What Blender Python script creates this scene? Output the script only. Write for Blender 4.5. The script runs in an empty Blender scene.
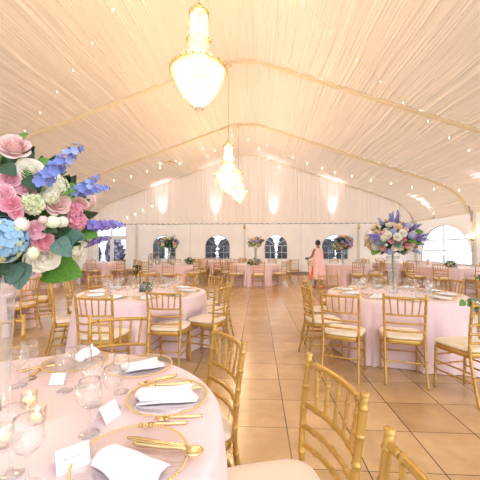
import bpy, math, random
from mathutils import Vector, Matrix
R = random.Random(7)
PI = math.pi
scene = bpy.context.scene
COL = scene.collection

# ------------------------------------------------------------------ mesh helpers
class MB:
    def __init__(s): s.v = []; s.f = []; s.m = []
    def add(s, vs, fs, mi=0):
        o = len(s.v); s.v += [tuple(p) for p in vs]
        s.f += [tuple(i + o for i in f) for f in fs]; s.m += [mi] * len(fs)
    def tf(s, start, M):
        for i in range(start, len(s.v)): s.v[i] = tuple(M @ Vector(s.v[i]))
    def box(s, x0, x1, y0, y1, z0, z1, mi=0):
        vs = [(x, y, z) for z in (z0, z1) for y in (y0, y1) for x in (x0, x1)]
        s.add(vs, [(0, 2, 3, 1), (4, 5, 7, 6), (0, 1, 5, 4), (2, 6, 7, 3), (0, 4, 6, 2), (1, 3, 7, 5)], mi)
    def tube(s, pts, rad, n=8, mi=0, closed=False):
        pts = [Vector(p) for p in pts]; N = len(pts)
        if not hasattr(rad, '__len__'): rad = [rad] * N
        vs = []; up = None
        for i, p in enumerate(pts):
            if closed: t = pts[(i + 1) % N] - pts[i - 1]
            else: t = pts[min(i + 1, N - 1)] - pts[max(i - 1, 0)]
            t.normalize()
            if up is None:
                up = Vector((0, 0, 1)) if abs(t.z) < .9 else Vector((1, 0, 0))
            a = up - t * up.dot(t)
            if a.length < 1e-5: a = t.orthogonal()
            a.normalize(); b = t.cross(a); up = a
            for k in range(n):
                w = 2 * PI * k / n
                vs.append(p + (a * math.cos(w) + b * math.sin(w)) * rad[i])
        fs = []
        for i in range(N if closed else N - 1):
            j = (i + 1) % N
            for k in range(n):
                l = (k + 1) % n
                fs.append((i * n + k, i * n + l, j * n + l, j * n + k))
        if not closed:
            fs.append(tuple(range(n - 1, -1, -1))); fs.append(tuple((N - 1) * n + k for k in range(n)))
        s.add(vs, fs, mi)
    def lathe(s, prof, n=16, mi=0, c=(0, 0, 0)):
        vs = []; fs = []; N = len(prof)
        for r, z in prof:
            for k in range(n):
                w = 2 * PI * k / n
                vs.append((c[0] + r * math.cos(w), c[1] + r * math.sin(w), c[2] + z))
        for i in range(N - 1):
            for k in range(n):
                l = (k + 1) % n
                fs.append((i * n + k, i * n + l, (i + 1) * n + l, (i + 1) * n + k))
        s.add(vs, fs, mi)
    def grid(s, fn, nu, nv, mi=0):
        vs = [fn(i / nu, j / nv) for j in range(nv + 1) for i in range(nu + 1)]
        fs = [(j * (nu + 1) + i, j * (nu + 1) + i + 1, (j + 1) * (nu + 1) + i + 1, (j + 1) * (nu + 1) + i) for j in range(nv) for i in range(nu)]
        s.add(vs, fs, mi)
    def sphere(s, c, r, n=8, m=6, mi=0, sc=(1, 1, 1)):
        vs = []; fs = []
        for j in range(m + 1):
            a = PI * j / m
            for k in range(n):
                w = 2 * PI * k / n
                vs.append((c[0] + r * sc[0] * math.sin(a) * math.cos(w), c[1] + r * sc[1] * math.sin(a) * math.sin(w), c[2] + r * sc[2] * math.cos(a)))
        for j in range(m):
            for k in range(n):
                l = (k + 1) % n
                fs.append((j * n + k, (j + 1) * n + k, (j + 1) * n + l, j * n + l))
        s.add(vs, fs, mi)
    def mesh(s, name, mats, smooth=True):
        me = bpy.data.meshes.new(name)
        me.from_pydata(s.v, [], s.f)
        if not isinstance(mats, (list, tuple)): mats = [mats]
        for m in mats: me.materials.append(m)
        if len(mats) > 1: me.polygons.foreach_set('material_index', s.m)
        if smooth: me.polygons.foreach_set('use_smooth', [True] * len(me.polygons))
        me.validate(); me.update()
        return me
    def build(s, name, mats, parent=None, smooth=True):
        return link(name, s.mesh(name, mats, smooth), parent)

def link(name, me, parent=None, M=None):
    o = bpy.data.objects.new(name, me); COL.objects.link(o)
    if parent: o.parent = parent
    if M is not None: o.matrix_local = M
    return o
def tag(o, label=None, cat=None, group=None, kind=None):
    if label: o['label'] = label
    if cat: o['category'] = cat
    if group: o['group'] = group
    if kind: o['kind'] = kind
    return o
def thing(name, label, cat, loc=(0, 0, 0), rz=0, group=None):
    o = bpy.data.objects.new(name, None); COL.objects.link(o); o.empty_display_size = .1
    o.location = loc; o.rotation_euler = (0, 0, rz)
    return tag(o, label, cat, group)
def dup(root, loc, rz=0, label=None, group=None, scale=None):
    def cp(o, par):
        c = o.copy(); COL.objects.link(c); c.parent = par
        for ch in KIDS(o): cp(ch, c)
        return c
    r = cp(root, None); r.location = loc; r.rotation_euler = (0, 0, rz)
    if scale: r.scale = (scale,) * 3
    if label: r['label'] = label
    if group: r['group'] = group
    return r
def KIDS(o): return list(o.children)
def struct(name, mb, m, smooth=True):
    return tag(mb.build(name, m, None, smooth), kind='structure')
def lerp(a, b, t): return a + (b - a) * t
def smooth_path(pts, n):
    P = [Vector(p) for p in pts]; out = []
    for i in range(len(P) - 1):
        p0, p1, p2, p3 = P[max(i - 1, 0)], P[i], P[i + 1], P[min(i + 2, len(P) - 1)]
        for k in range(n):
            t = k / n
            out.append(.5 * ((2 * p1) + (p2 - p0) * t + (2 * p0 - 5 * p1 + 4 * p2 - p3) * t * t + (3 * p1 - p0 - 3 * p2 + p3) * t ** 3))
    out.append(P[-1]); return out
def aim(loc, d, roll=0):
    """matrix putting local +Z along d"""
    q = Vector(d).normalized().to_track_quat('Z', 'Y')
    return Matrix.Translation(loc) @ q.to_matrix().to_4x4() @ Matrix.Rotation(roll, 4, 'Z')

# ------------------------------------------------------------------ materials
def mat(name, col, rough=.6, metal=0, spec=.5, sheen=0, emit=None, estr=0, var=0, vscale=20, bump=0, bscale=60, coat=0, trans=0, sss=0):
    m = bpy.data.materials.new(name); m.use_nodes = True
    nt = m.node_tree; b = nt.nodes['Principled BSDF']
    b.inputs['Base Color'].default_value = (*col, 1)
    b.inputs['Roughness'].default_value = rough; b.inputs['Metallic'].default_value = metal
    b.inputs['Specular IOR Level'].default_value = spec
    b.inputs['Sheen Weight'].default_value = sheen
    b.inputs['Coat Weight'].default_value = coat
    if emit: b.inputs['Emission Color'].default_value = (*emit, 1); b.inputs['Emission Strength'].default_value = estr
    if sss: b.inputs['Subsurface Weight'].default_value = sss; b.inputs['Subsurface Radius'].default_value = (.01, .006, .004)
    if var or bump:
        tc = nt.nodes.new('ShaderNodeTexCoord')
        nz = nt.nodes.new('ShaderNodeTexNoise'); nz.inputs['Scale'].default_value = vscale; nz.inputs['Detail'].default_value = 3
        nt.links.new(tc.outputs['Object'], nz.inputs['Vector'])
        if var:
            rp = nt.nodes.new('ShaderNodeValToRGB'); e = rp.color_ramp.elements
            e[0].position = .3; e[1].position = .7
            e[0].color = (*[c * (1 - var) for c in col], 1); e[1].color = (*[min(1, c * (1 + var)) for c in col], 1)
            nt.links.new(nz.outputs['Fac'], rp.inputs['Fac']); nt.links.new(rp.outputs['Color'], b.inputs['Base Color'])
        if bump:
            n2 = nt.nodes.new('ShaderNodeTexNoise'); n2.inputs['Scale'].default_value = bscale
            nt.links.new(tc.outputs['Object'], n2.inputs['Vector'])
            bp = nt.nodes.new('ShaderNodeBump'); bp.inputs['Strength'].default_value = bump; bp.inputs['Distance'].default_value = .01
            nt.links.new(n2.outputs['Fac'], bp.inputs['Height']); nt.links.new(bp.outputs['Normal'], b.inputs['Normal'])
    if trans:
        out = nt.nodes['Material Output']; tr = nt.nodes.new('ShaderNodeBsdfTranslucent'); tr.inputs['Color'].default_value = (*col, 1)
        mx = nt.nodes.new('ShaderNodeMixShader'); mx.inputs[0].default_value = trans
        nt.links.new(b.outputs[0], mx.inputs[1]); nt.links.new(tr.outputs[0], mx.inputs[2]); nt.links.new(mx.outputs[0], out.inputs['Surface'])
    return m
def glass(name, tint=(1, 1, 1), boost=1.0, rough=.02):
    m = bpy.data.materials.new(name); m.use_nodes = True; nt = m.node_tree; nt.nodes.clear()
    out = nt.nodes.new('ShaderNodeOutputMaterial'); mx = nt.nodes.new('ShaderNodeMixShader')
    tr = nt.nodes.new('ShaderNodeBsdfTransparent'); tr.inputs[0].default_value = (*tint, 1)
    gl = nt.nodes.new('ShaderNodeBsdfGlossy'); gl.inputs['Roughness'].default_value = rough
    lw = nt.nodes.new('ShaderNodeLayerWeight'); lw.inputs[0].default_value = .5
    pw = nt.nodes.new('ShaderNodeMath'); pw.operation = 'POWER'; pw.inputs[1].default_value = 2.0
    mu = nt.nodes.new('ShaderNodeMath'); mu.operation = 'MULTIPLY_ADD'; mu.inputs[1].default_value = .75 * boost; mu.inputs[2].default_value = .05 * boost; mu.use_clamp = True
    nt.links.new(lw.outputs['Facing'], pw.inputs[0]); nt.links.new(pw.outputs[0], mu.inputs[0]); nt.links.new(mu.outputs[0], mx.inputs[0])
    nt.links.new(tr.outputs[0], mx.inputs[1]); nt.links.new(gl.outputs[0], mx.inputs[2]); nt.links.new(mx.outputs[0], out.inputs[0])
    return m

M = {}
M['gold'] = mat('gold_paint', (.56, .33, .075), .32, .45, .6, var=.12, vscale=14)
M['gold_metal'] = mat('gold_metal', (.88, .66, .34), .25, .9)
M['bead'] = mat('gold_bead', (.85, .60, .24), .3, .8)
M['cushion'] = mat('cream_cushion', (.85, .70, .53), .75, sheen=.3, var=.04, vscale=9)
M['napkin'] = mat('white_linen', (.88, .86, .88), .85, sheen=.2, bump=.25, bscale=300)
M['card'] = mat('white_card', (.9, .9, .92), .6)
M['ink'] = mat('ink', (.12, .1, .1), .6)
M['steel'] = mat('steel', (.5, .5, .52), .35, .9)
M['post'] = mat('tent_upright', (.74, .68, .62), .45, .1)
M['black'] = mat('black_plastic', (.03, .03, .035), .5)
M['white'] = mat('white_paint', (.85, .84, .83), .45)
M['muntin'] = mat('grey_muntin', (.42, .43, .46), .5)
M['vinyl'] = mat('ivory_vinyl', (.90, .83, .76), .5, var=.05, vscale=1.3, bump=.35, bscale=2.5, trans=.16)
M['rope'] = mat('grey_rope', (.30, .26, .23), .8)
M['liner'] = mat('ivory_liner', (.88, .755, .61), .85, sheen=.2, trans=.12)
M['gable'] = mat('gable_liner', (.88, .76, .66), .85, sheen=.2, trans=.22)
M['sleeve'] = mat('rib_sleeve', (.94, .80, .58), .7, sheen=.2, bump=.4, bscale=16, trans=.12)
M['glass'] = glass('thin_glass', (1, 1, 1), 1.3)
M['vase_glass'] = glass('vase_glass', (.96, .97, .97), 1.2)
def milky(m, f):
    nt = m.node_tree; out = next(n for n in nt.nodes if n.type == 'OUTPUT_MATERIAL'); src = out.inputs[0].links[0].from_socket
    d = nt.nodes.new('ShaderNodeBsdfTranslucent'); d.inputs[0].default_value = (.95, .94, .95, 1); e = nt.nodes.new('ShaderNodeBsdfDiffuse'); e.inputs[0].default_value = (.95, .94, .95, 1)
    a = nt.nodes.new('ShaderNodeMixShader'); a.inputs[0].default_value = .5; nt.links.new(d.outputs[0], a.inputs[1]); nt.links.new(e.outputs[0], a.inputs[2])
    mx = nt.nodes.new('ShaderNodeMixShader'); mx.inputs[0].default_value = f; nt.links.new(src, mx.inputs[1]); nt.links.new(a.outputs[0], mx.inputs[2]); nt.links.new(mx.outputs[0], out.inputs[0])
milky(M['vase_glass'], .16); milky(M['glass'], .06)
M['pane'] = glass('window_pane', (.97, .98, .99), .5)
M['crystal'] = mat('crystal', (.92, .86, .72), .15, 0, .8, trans=.3)
M['bulb'] = mat('lit_bulb', (1, .9, .7), .4, emit=(1, .80, .50), estr=16)
M['tiny_bulb'] = mat('fairy_bulb', (1, .9, .7), .4, emit=(1, .86, .62), estr=7)
M['flame'] = mat('candle_flame', (1, .8, .4), .4, emit=(1, .70, .32), estr=8)
M['wax'] = mat('candle_wax', (.95, .80, .58), .5, emit=(1, .6, .25), estr=.5)  # faint emission stands in for candlelight soaking through the wax
M['wire'] = mat('wire', (.75, .62, .45), .5)
M['skin'] = mat('skin', (.36, .19, .12), .55)
M['hair'] = mat('dark_hair', (.02, .014, .012), .55, bump=.6, bscale=120)
M['dress'] = mat('pink_dress', (.92, .58, .56), .7, sheen=.3, var=.07, vscale=6)
M['sash'] = mat('orange_cloth', (.85, .22, .08), .7)
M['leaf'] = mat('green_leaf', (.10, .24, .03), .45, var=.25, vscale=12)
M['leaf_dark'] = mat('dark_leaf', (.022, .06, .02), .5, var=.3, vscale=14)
M['euca'] = mat('eucalyptus_leaf', (.085, .16, .12), .6, var=.2, vscale=10)
M['stem'] = mat('green_stem', (.12, .22, .06), .6)
M['blush'] = mat('blush_petal', (.93, .68, .65), .6, var=.05, vscale=18, trans=.25)
M['pink'] = mat('pink_petal', (.93, .47, .56), .6, var=.08, vscale=30, trans=.2)
M['pink2'] = mat('pale_pink_petal', (.94, .60, .66), .6, var=.06, vscale=30, trans=.2)
M['ivory'] = mat('ivory_petal', (.95, .91, .80), .6, var=.04, vscale=14, trans=.25)
M['peach'] = mat('peach_petal', (.94, .77, .55), .6, var=.06, vscale=14, trans=.2)
M['limewhite'] = mat('lime_white_petal', (.86, .88, .64), .6, var=.12, vscale=20, trans=.2)
M['hyd_blue'] = mat('hydrangea_blue', (.33, .54, .72), .6, var=.15, vscale=25, trans=.2)
M['hyd_green'] = mat('hydrangea_green', (.60, .66, .36), .6, var=.1, vscale=25, trans=.2)
M['blue'] = mat('delphinium_blue', (.20, .25, .62), .6, var=.2, vscale=40, trans=.15)
M['ltblue'] = mat('pale_blue_petal', (.34, .42, .82), .6, var=.15, vscale=30, trans=.15)
M['violet'] = mat('violet_petal', (.24, .17, .52), .6, var=.2, vscale=40, trans=.15)
M['lilac'] = mat('lilac_petal', (.50, .42, .72), .6, var=.2, vscale=20, trans=.15)
M['hedge'] = mat('outdoor_foliage', (.085, .10, .115), .8, var=.4, vscale=8)
M['grass'] = mat('outdoor_ground', (.50, .50, .46), .9, var=.1, vscale=2)

def cloth_mat(name, col):
    m = mat(name, col, .5, 0, .35, sheen=.4, bump=.3, bscale=5)
    return m
M['cloth'] = cloth_mat('pink_satin', (.82, .61, .62))

def floor_mat():
    m = bpy.data.materials.new('terracotta_tile'); m.use_nodes = True; nt = m.node_tree; L = nt.links
    b = nt.nodes['Principled BSDF']
    geo = nt.nodes.new('ShaderNodeNewGeometry'); sp = nt.nodes.new('ShaderNodeSeparateXYZ'); L.new(geo.outputs['Position'], sp.inputs[0])
    def mt(op, a, bb=None, c=None):
        n = nt.nodes.new('ShaderNodeMath'); n.operation = op
        for i, x in enumerate((a, bb, c)):
            if x is None: continue
            if hasattr(x, 'is_output'): L.new(x, n.inputs[i])
            else: n.inputs[i].default_value = x
        return n.outputs[0]
    def axis(o, off, s):
        t = mt('DIVIDE', mt('SUBTRACT', o, off), s)
        fr = mt('FRACT', t); d = mt('MINIMUM', fr, mt('SUBTRACT', 1.0, fr))
        return mt('FLOOR', t), mt('MULTIPLY', d, s)
    ix, dx = axis(sp.outputs[0], .225, .468); iy, dy = axis(sp.outputs[1], 2.505, .452)
    gr = mt('MINIMUM', mt('GREATER_THAN', dx, .0042), mt('GREATER_THAN', dy, .0030))
    cb = nt.nodes.new('ShaderNodeCombineXYZ'); L.new(ix, cb.inputs[0]); L.new(iy, cb.inputs[1])
    wn = nt.nodes.new('ShaderNodeTexWhiteNoise'); wn.noise_dimensions = '2D'; L.new(cb.outputs[0], wn.inputs['Vector'])
    # each tile has its own streak pattern
    ad = nt.nodes.new('ShaderNodeVectorMath'); ad.operation = 'MULTIPLY_ADD'
    L.new(wn.outputs['Color'], ad.inputs[0]); ad.inputs[1].default_value = (7, 7, 7); L.new(geo.outputs['Position'], ad.inputs[2])
    nz = nt.nodes.new('ShaderNodeTexNoise'); nz.inputs['Scale'].default_value = 3.6; nz.inputs['Detail'].default_value = 5; nz.inputs['Roughness'].default_value = .58; nz.inputs['Distortion'].default_value = .3
    L.new(ad.outputs[0], nz.inputs['Vector'])
    f = mt('ADD', mt('MULTIPLY_ADD', nz.outputs['Fac'], 1.0, -.10), mt('MULTIPLY', wn.outputs['Value'], .25))
    rp = nt.nodes.new('ShaderNodeValToRGB'); e = rp.color_ramp.elements
    e[0].position = .22; e[0].color = (.42, .255, .115, 1); e[1].position = .85; e[1].color = (.66, .435, .225, 1)
    L.new(f, rp.inputs[0])
    mx = nt.nodes.new('ShaderNodeMix'); mx.data_type = 'RGBA'; L.new(gr, mx.inputs[0])
    mx.inputs[6].default_value = (.10, .055, .03, 1); L.new(rp.outputs[0], mx.inputs[7]); L.new(mx.outputs[2], b.inputs['Base Color'])
    b.inputs['Roughness'].default_value = .24
    b.inputs['Specular IOR Level'].default_value = .8
    bp = nt.nodes.new('ShaderNodeBump'); bp.inputs['Strength'].default_value = .4; bp.inputs['Distance'].default_value = .004
    L.new(gr, bp.inputs['Height']); L.new(bp.outputs[0], b.inputs['Normal'])
    return m
M['floor'] = floor_mat()

# ------------------------------------------------------------------ camera
CAMH = 1.40; YAW = math.radians(3.2); PIT = math.radians(1.45); FPX = 315.0
cam = bpy.data.cameras.new('camera'); co = bpy.data.objects.new('camera', cam); COL.objects.link(co)
cam.sensor_width = 36; cam.lens = FPX / 480 * 36; cam.clip_start = .05; cam.clip_end = 200
co.location = (0, 0, CAMH); co.rotation_euler = (PI / 2 + PIT, 0, YAW); scene.camera = co
FW = Vector((-math.sin(YAW) * math.cos(PIT), math.cos(YAW) * math.cos(PIT), math.sin(PIT)))
RT = Vector((math.cos(YAW), math.sin(YAW), 0)); UP = RT.cross(FW)
def ray(u, v): return FW + RT * ((u - 240) / FPX) - UP * ((v - 240) / FPX)
def on_z(u, v, z):
    r = ray(u, v); t = (z - CAMH) / r.z; return Vector((0, 0, CAMH)) + r * t

# ------------------------------------------------------------------ tent shell
RX = -.50                                   # ridge line x
RIBS = [-.3, 4.0, 8.3, 12.6, 17.0]
WALLX = 8.76
HP = [(0, 6.42), (.5, 6.40), (.95, 6.25), (2.5, 5.70), (4.5, 5.00), (6.2, 4.42), (7.3, 4.03), (7.95, 3.72), (8.4, 3.32), (8.6, 2.98), (8.68, 2.72)]
_pp = smooth_path([(a, b, 0) for a, b in HP], 14)
_cum = [0]
for i in range(1, len(_pp)): _cum.append(_cum[-1] + (_pp[i] - _pp[i - 1]).length)
SMAX = _cum[-1]
def prof(s):
    a = min(abs(s), SMAX - 1e-6); sg = 1 if s >= 0 else -1
    lo, hi = 0, len(_cum) - 1
    while hi - lo > 1:
        m = (lo + hi) // 2
        if _cum[m] <= a: lo = m
        else: hi = m
    t = (a - _cum[lo]) / (_cum[hi] - _cum[lo]); p = _pp[lo].lerp(_pp[hi], t); d = (_pp[hi] - _pp[lo]).normalized()
    n = Vector((d.y, 0, -d.x)) ; n = Vector((n.x * sg, 0, n.z))   # inward (down)
    if n.z > 0: n = -n
    return Vector((RX + sg * p.x, 0, p.y)), Vector((-sg * abs(d.y), 0, -abs(d.x)))
def prof_z(x):
    o = abs(x - RX)
    for i in range(len(_pp) - 1):
        if _pp[i].x <= o <= _pp[i + 1].x:
            return lerp(_pp[i].y, _pp[i + 1].y, (o - _pp[i].x) / max(1e-6, _pp[i + 1].x - _pp[i].x))
    return 2.72
def pleat(s, ph):
    a = math.sin(2 * PI * s / .17 + 1.6 * math.sin(2 * PI * s / 1.37 + ph) + ph)
    b = math.sin(2 * PI * s / .093 + 1.3 * math.sin(2 * PI * s / .83 + 2 * ph))
    c = math.sin(2 * PI * s / .31 + 1.1 * math.sin(2 * PI * s / 2.3 + 3 * ph))
    w = a * .45 + b * .35 + c * .35
    return (abs(w) + .0004) ** .62 * 1.0 - .5
def ceiling_bay(ya, yb, ph):
    mb = MB(); nu = 1300; nv = 8
    def fn(u, v):
        s = lerp(-SMAX, SMAX, u); y = lerp(ya, yb, v)
        p, n = prof(s); e = math.sin(PI * v)
        d = .055 * pleat(s + .06 * math.sin(2.1 * y + 3 * math.sin(s * .9)) * e, ph) + .05 * e * e
        return (p.x + n.x * d, y, p.z + n.z * d)
    mb.grid(fn, nu, nv); return mb
for i in range(4):
    struct('ceiling', ceiling_bay(RIBS[i] + .02, RIBS[i + 1] - .02, 1.3 * i + 1.3), M['liner'])
# gathered fabric sleeves over the ribs
for i in range(0, 5):
    mb = MB(); pts = []; n = 420
    y = RIBS[i] if i < 4 else 16.92
    for k in range(n + 1):
        p, nn = prof(lerp(-SMAX + .06, SMAX - .06, k / n)); p = p + nn * .04; pts.append((p.x, y, p.z))
    ra = [(.060 if i < 4 else .025) * (1 + .10 * math.sin(k * 1.7 + math.sin(k * .31) * 2) + .10 * math.sin(k * .53)) for k in range(n + 1)]
    mb.tube(pts, ra, 8); struct('trim_%d' % (i + 1), mb, M['sleeve'])
# draped gable above the back wall
mb = MB()
X0, X1 = RX - 8.64, RX + 8.64
def gfn(u, v):
    x = lerp(X0, X1, u); zt = max(2.73, prof_z(x) + .01); z = lerp(2.72, zt, v)
    return (x, 16.98 - .06 * (pleat(x * .8, .4) - .4) * (.75 + .25 * v) - .1, z)
mb.grid(gfn, 900, 6); struct('wall_back_liner', mb, M['gable'])
# floor and the ground outside
mb = MB(); mb.grid(lambda u, v: (lerp(RX - WALLX, RX + WALLX, u), lerp(-3.0, 17.15, v), 0), 4, 4); struct('floor', mb, M['floor'])
mb = MB(); mb.grid(lambda u, v: (lerp(-60, 60, u), lerp(-40, 70, v), -.06), 4, 4); struct('ground', mb, M['grass'])

def arch_wall(axis, const, a0, a1, z1, holes, th, smooth=False):
    """wall along axis ('x' or 'y') at const, arched holes (centre, half width, sill, spring, peak)"""
    mb = MB(); cuts = {a0, a1}
    for c, hw, sill, spr, pk in holes:
        for k in range(25): cuts.add(round(c - hw * math.cos(PI * k / 24), 4))
    cs = sorted(cuts); P = (lambda a, d, z: (a, const + d, z)) if axis == 'x' else (lambda a, d, z: (const + d, a, z))
    def top(h, a): return h[3] + (h[4] - h[3]) * math.sqrt(max(0, 1 - ((a - h[0]) / h[1]) ** 2))
    def prism(a, b, za0, za1, zb0, zb1):
        vs = [P(a, 0, za0), P(b, 0, zb0), P(b, 0, zb1), P(a, 0, za1), P(a, th, za0), P(b, th, zb0), P(b, th, zb1), P(a, th, za1)]
        mb.add(vs, [(0, 1, 2, 3)] + ([(3, 2, 6, 7)] if za1 < z1 - .1 else []) + ([(0, 4, 5, 1)] if za0 > .05 else []))
    for a, b in zip(cs[:-1], cs[1:]):
        m = (a + b) / 2; h = next((h for h in holes if abs(m - h[0]) < h[1]), None)
        for hh in holes:
            for e in (hh[0] - hh[1], hh[0] + hh[1]):
                if abs(a - e) < 1e-3: mb.add([P(a, 0, hh[2]), P(a, th, hh[2]), P(a, th, hh[3]), P(a, 0, hh[3])], [(0, 1, 2, 3)])
        if h is None: prism(a, b, 0, z1, 0, z1)
        else:
            if h[2] > 0: prism(a, b, 0, h[2], 0, h[2])
            prism(a, b, top(h, a), z1, top(h, b), z1)
    return mb
WIN = [(-5.12, .64, .80, 1.52, 2.10), (-2.18, .67, .80, 1.50, 2.10), (.99, .62, .80, 1.52, 2.10), (4.11, .68, .80, 1.50, 2.10)]
DOOR = (-8.08, .88, 0, 2.54, 2.545)
struct('wall_back', arch_wall('x', 17.05, RX - WALLX, RX + WALLX, 2.74, WIN + [DOOR], .05), M['vinyl'], False)
RWIN = [(14.5, 1.9, .72, .95, 2.42), (9.6, 1.7, .72, .95, 2.40), (5.4, 1.7, .72, .95, 2.40), (1.9, 1.3, .72, .95, 2.40)]
LWIN = [(14.35, 1.7, .72, .95, 2.40), (10.2, 1.7, .72, .95, 2.40), (6.0, 1.9, .1, .95, 2.50), (2.0, 1.5, .1, .95, 2.50)]
struct('wall_right', arch_wall('y', RX + WALLX - .02, -.3, 17.1, 2.80, RWIN, .05), M['vinyl'], False)
struct('wall_left', arch_wall('y', RX - WALLX - .03, -.3, 17.1, 2.80, LWIN, .05), M['vinyl'], False)

def arch_window(name, axis, const, hole, nv, zbars, fan, bw=.018, fm=None):
    c, hw, sill, spr, pk = hole
    P = (lambda a, d, z: (a, const + d, z)) if axis == 'x' else (lambda a, d, z: (const + d, a, z))
    def tp(a): return spr + (pk - spr) * math.sqrt(max(0, 1 - ((a - c) / hw) ** 2))
    # pane
    mb = MB(); cs = [c - hw * math.cos(PI * k / 24) for k in range(25)]
    vs = [P(a, .03, sill) for a in cs] + [P(a, .03, tp(a)) for a in cs]
    mb.add(vs, [(k, k + 1, k + 26, k + 25) for k in range(24)])
    root = tag(mb.build(name, M['pane'], None, False), kind='structure')
    fr = MB()
    outl = [P(c - hw + .01, .03, sill)] + [P(a, .03, tp(a) - .005) for a in cs] + [P(c + hw - .01, .03, sill)]
    fr.tube(outl + [outl[0]], .028, 6)
    for k in range(1, nv):
        a = lerp(c - hw, c + hw, k / nv); zt = spr if fan else tp(a)
        fr.tube([P(a, .03, sill), P(a, .03, zt)], bw, 6)
    for z in zbars:
        h = hw * math.sqrt(max(0, 1 - ((z - spr) / (pk - spr)) ** 2)) if z > spr else hw
        fr.tube([P(c - h, .03, z), P(c + h, .03, z)], bw, 6)
    if fan:
        for k in range(1, 5):
            w = PI * k / 5
            fr.tube([P(c, .03, spr), P(c + hw * .97 * math.cos(w), .03, spr + (pk - spr) * .97 * math.sin(w))], bw, 6)
    fr.build('window_frame', fm or M['white'], root)
for i, h in enumerate(WIN): arch_window('window_%d' % (i + 1), 'x', 17.05, h, 4, (1.16, h[3]), True, .012, M['white'] if i == 2 else M['muntin'])
for i, h in enumerate(RWIN[:2]): arch_window('window_%d' % (i + 5), 'y', RX + WALLX - .02, h, 2, (1.28, 1.76), False, .028, mat('pale_muntin', (.6, .6, .62), .5))
# upper fan bars of the large right window
# french doors
for k, (xa, xb) in enumerate(((-8.94, -8.09), (-8.07, -7.22))):
    root = MB(); root.box(xa, xb, 17.06, 17.11, 0, .14); root.box(xa, xb, 17.06, 17.11, 1.86, 1.97)
    root.box(xa, xa + .085, 17.06, 17.11, .14, 1.86); root.box(xb - .085, xb, 17.06, 17.11, .14, 1.86)
    d = tag(root.build('door_%d' % (k + 1), M['white'], None, False), kind='structure')
    p = MB(); p.box(xa + .085, xb - .085, 17.08, 17.09, .14, 1.86); p.build('pane', M['pane'], d, False)
    hb = MB(); hx = xb - .04 if k == 0 else xa + .04
    hb.tube([(hx, 17.06, 1.0), (hx, 17.0, 1.0), (hx + (-.1 if k == 0 else .1), 17.0, 1.0)], .01, 8); hb.build('door_handle', M['steel'], d)
mb = MB(); mb.box(-8.96, -7.2, 17.03, 17.12, 1.97, 2.07); mb.box(-8.96, -8.88, 17.03, 17.12, 2.07, 2.54); mb.box(-7.28, -7.2, 17.03, 17.12, 2.07, 2.54); mb.box(-8.12, -8.04, 17.03, 17.12, 2.07, 2.54)
t6 = struct('trim_6', mb, M['white'], False)
mb = MB(); mb.box(-8.9, -7.26, 17.08, 17.09, 2.07, 2.54); mb.build('pane', M['pane'], t6, False)
# uprights on the back wall, base strip, cable along the eave
mb = MB(); mb.box(-7.18, RX + WALLX - .02, 16.98, 17.05, 0, .13); struct('baseboard_back', mb, mat('base_strip', (.36, .28, .24), .7), False)
for k, x in enumerate((-6.62, -.70, 5.30)):
    mb = MB(); mb.box(x - .055, x + .055, 16.86, 16.97, 0, 2.72); struct('trim_%d' % (7 + k), mb, M['post'], False)
mb = MB(); pts = []
for k in range(181):
    x = lerp(RX - 8.6, RX + 8.6, k / 180); pts.append((x, 16.85, 2.705 + .012 * math.sin(k * 1.9) - .02 * abs(math.sin(k * PI / 30))))
mb.tube(pts, .014, 6)
for k in range(58):
    x = lerp(RX - 8.5, RX + 8.5, k / 57); mb.box(x - .05, x + .05, 16.835, 16.86, 2.685, 2.72)
struct('trim_10', mb, M['rope'])
for k, x in enumerate((-3.68, 2.32)):     # laced panel seams
    mb = MB(); mb.box(x - .012, x + .012, 17.035, 17.05, .13, 2.7)
    for j in range(13): mb.box(x - .03, x + .03, 17.028, 17.04, .25 + j * .19, .29 + j * .19)
    struct('trim_%d' % (11 + k), mb, M['post'], False)
n_t = 13
for sx, y in ((1, 12.4), (1, 8.3), (-1, 12.6), (-1, 8.3), (1, 16.8), (-1, 16.8)):
    x = RX + sx * (WALLX - .09)
    mb = MB(); mb.box(x - .05, x + .05, y - .05, y + .05, 0, 2.78); struct('trim_%d' % n_t, mb, M['post'], False); n_t += 1
    mb = MB(); xx = RX + sx * 8.5; mb.tube([(xx, y, 3.0), (x - sx * .08, y, 2.6), (x - sx * .08, y, 2.3)], .025, 8); struct('trim_%d' % n_t, mb, M['steel']); n_t += 1
# gold clamps on the back uprights
for x, w in ((-.70, 'middle'), (5.30, 'right-hand')):
    t = thing('drape_clamp', 'small gold clamp at the top of the %s back wall upright' % w, 'clamp', (x, 16.8, 2.5))
    m1 = MB(); m1.lathe([(.001, -.1), (.06, -.09), (.09, 0), (.06, .09), (.001, .1)], 12); m1.build('boss', M['gold_metal'], t)
    m1 = MB(); m1.tube([(0, .05, .05), (0, -.02, .22)], .02, 8); m1.build('hook', M['gold_metal'], t)

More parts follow.
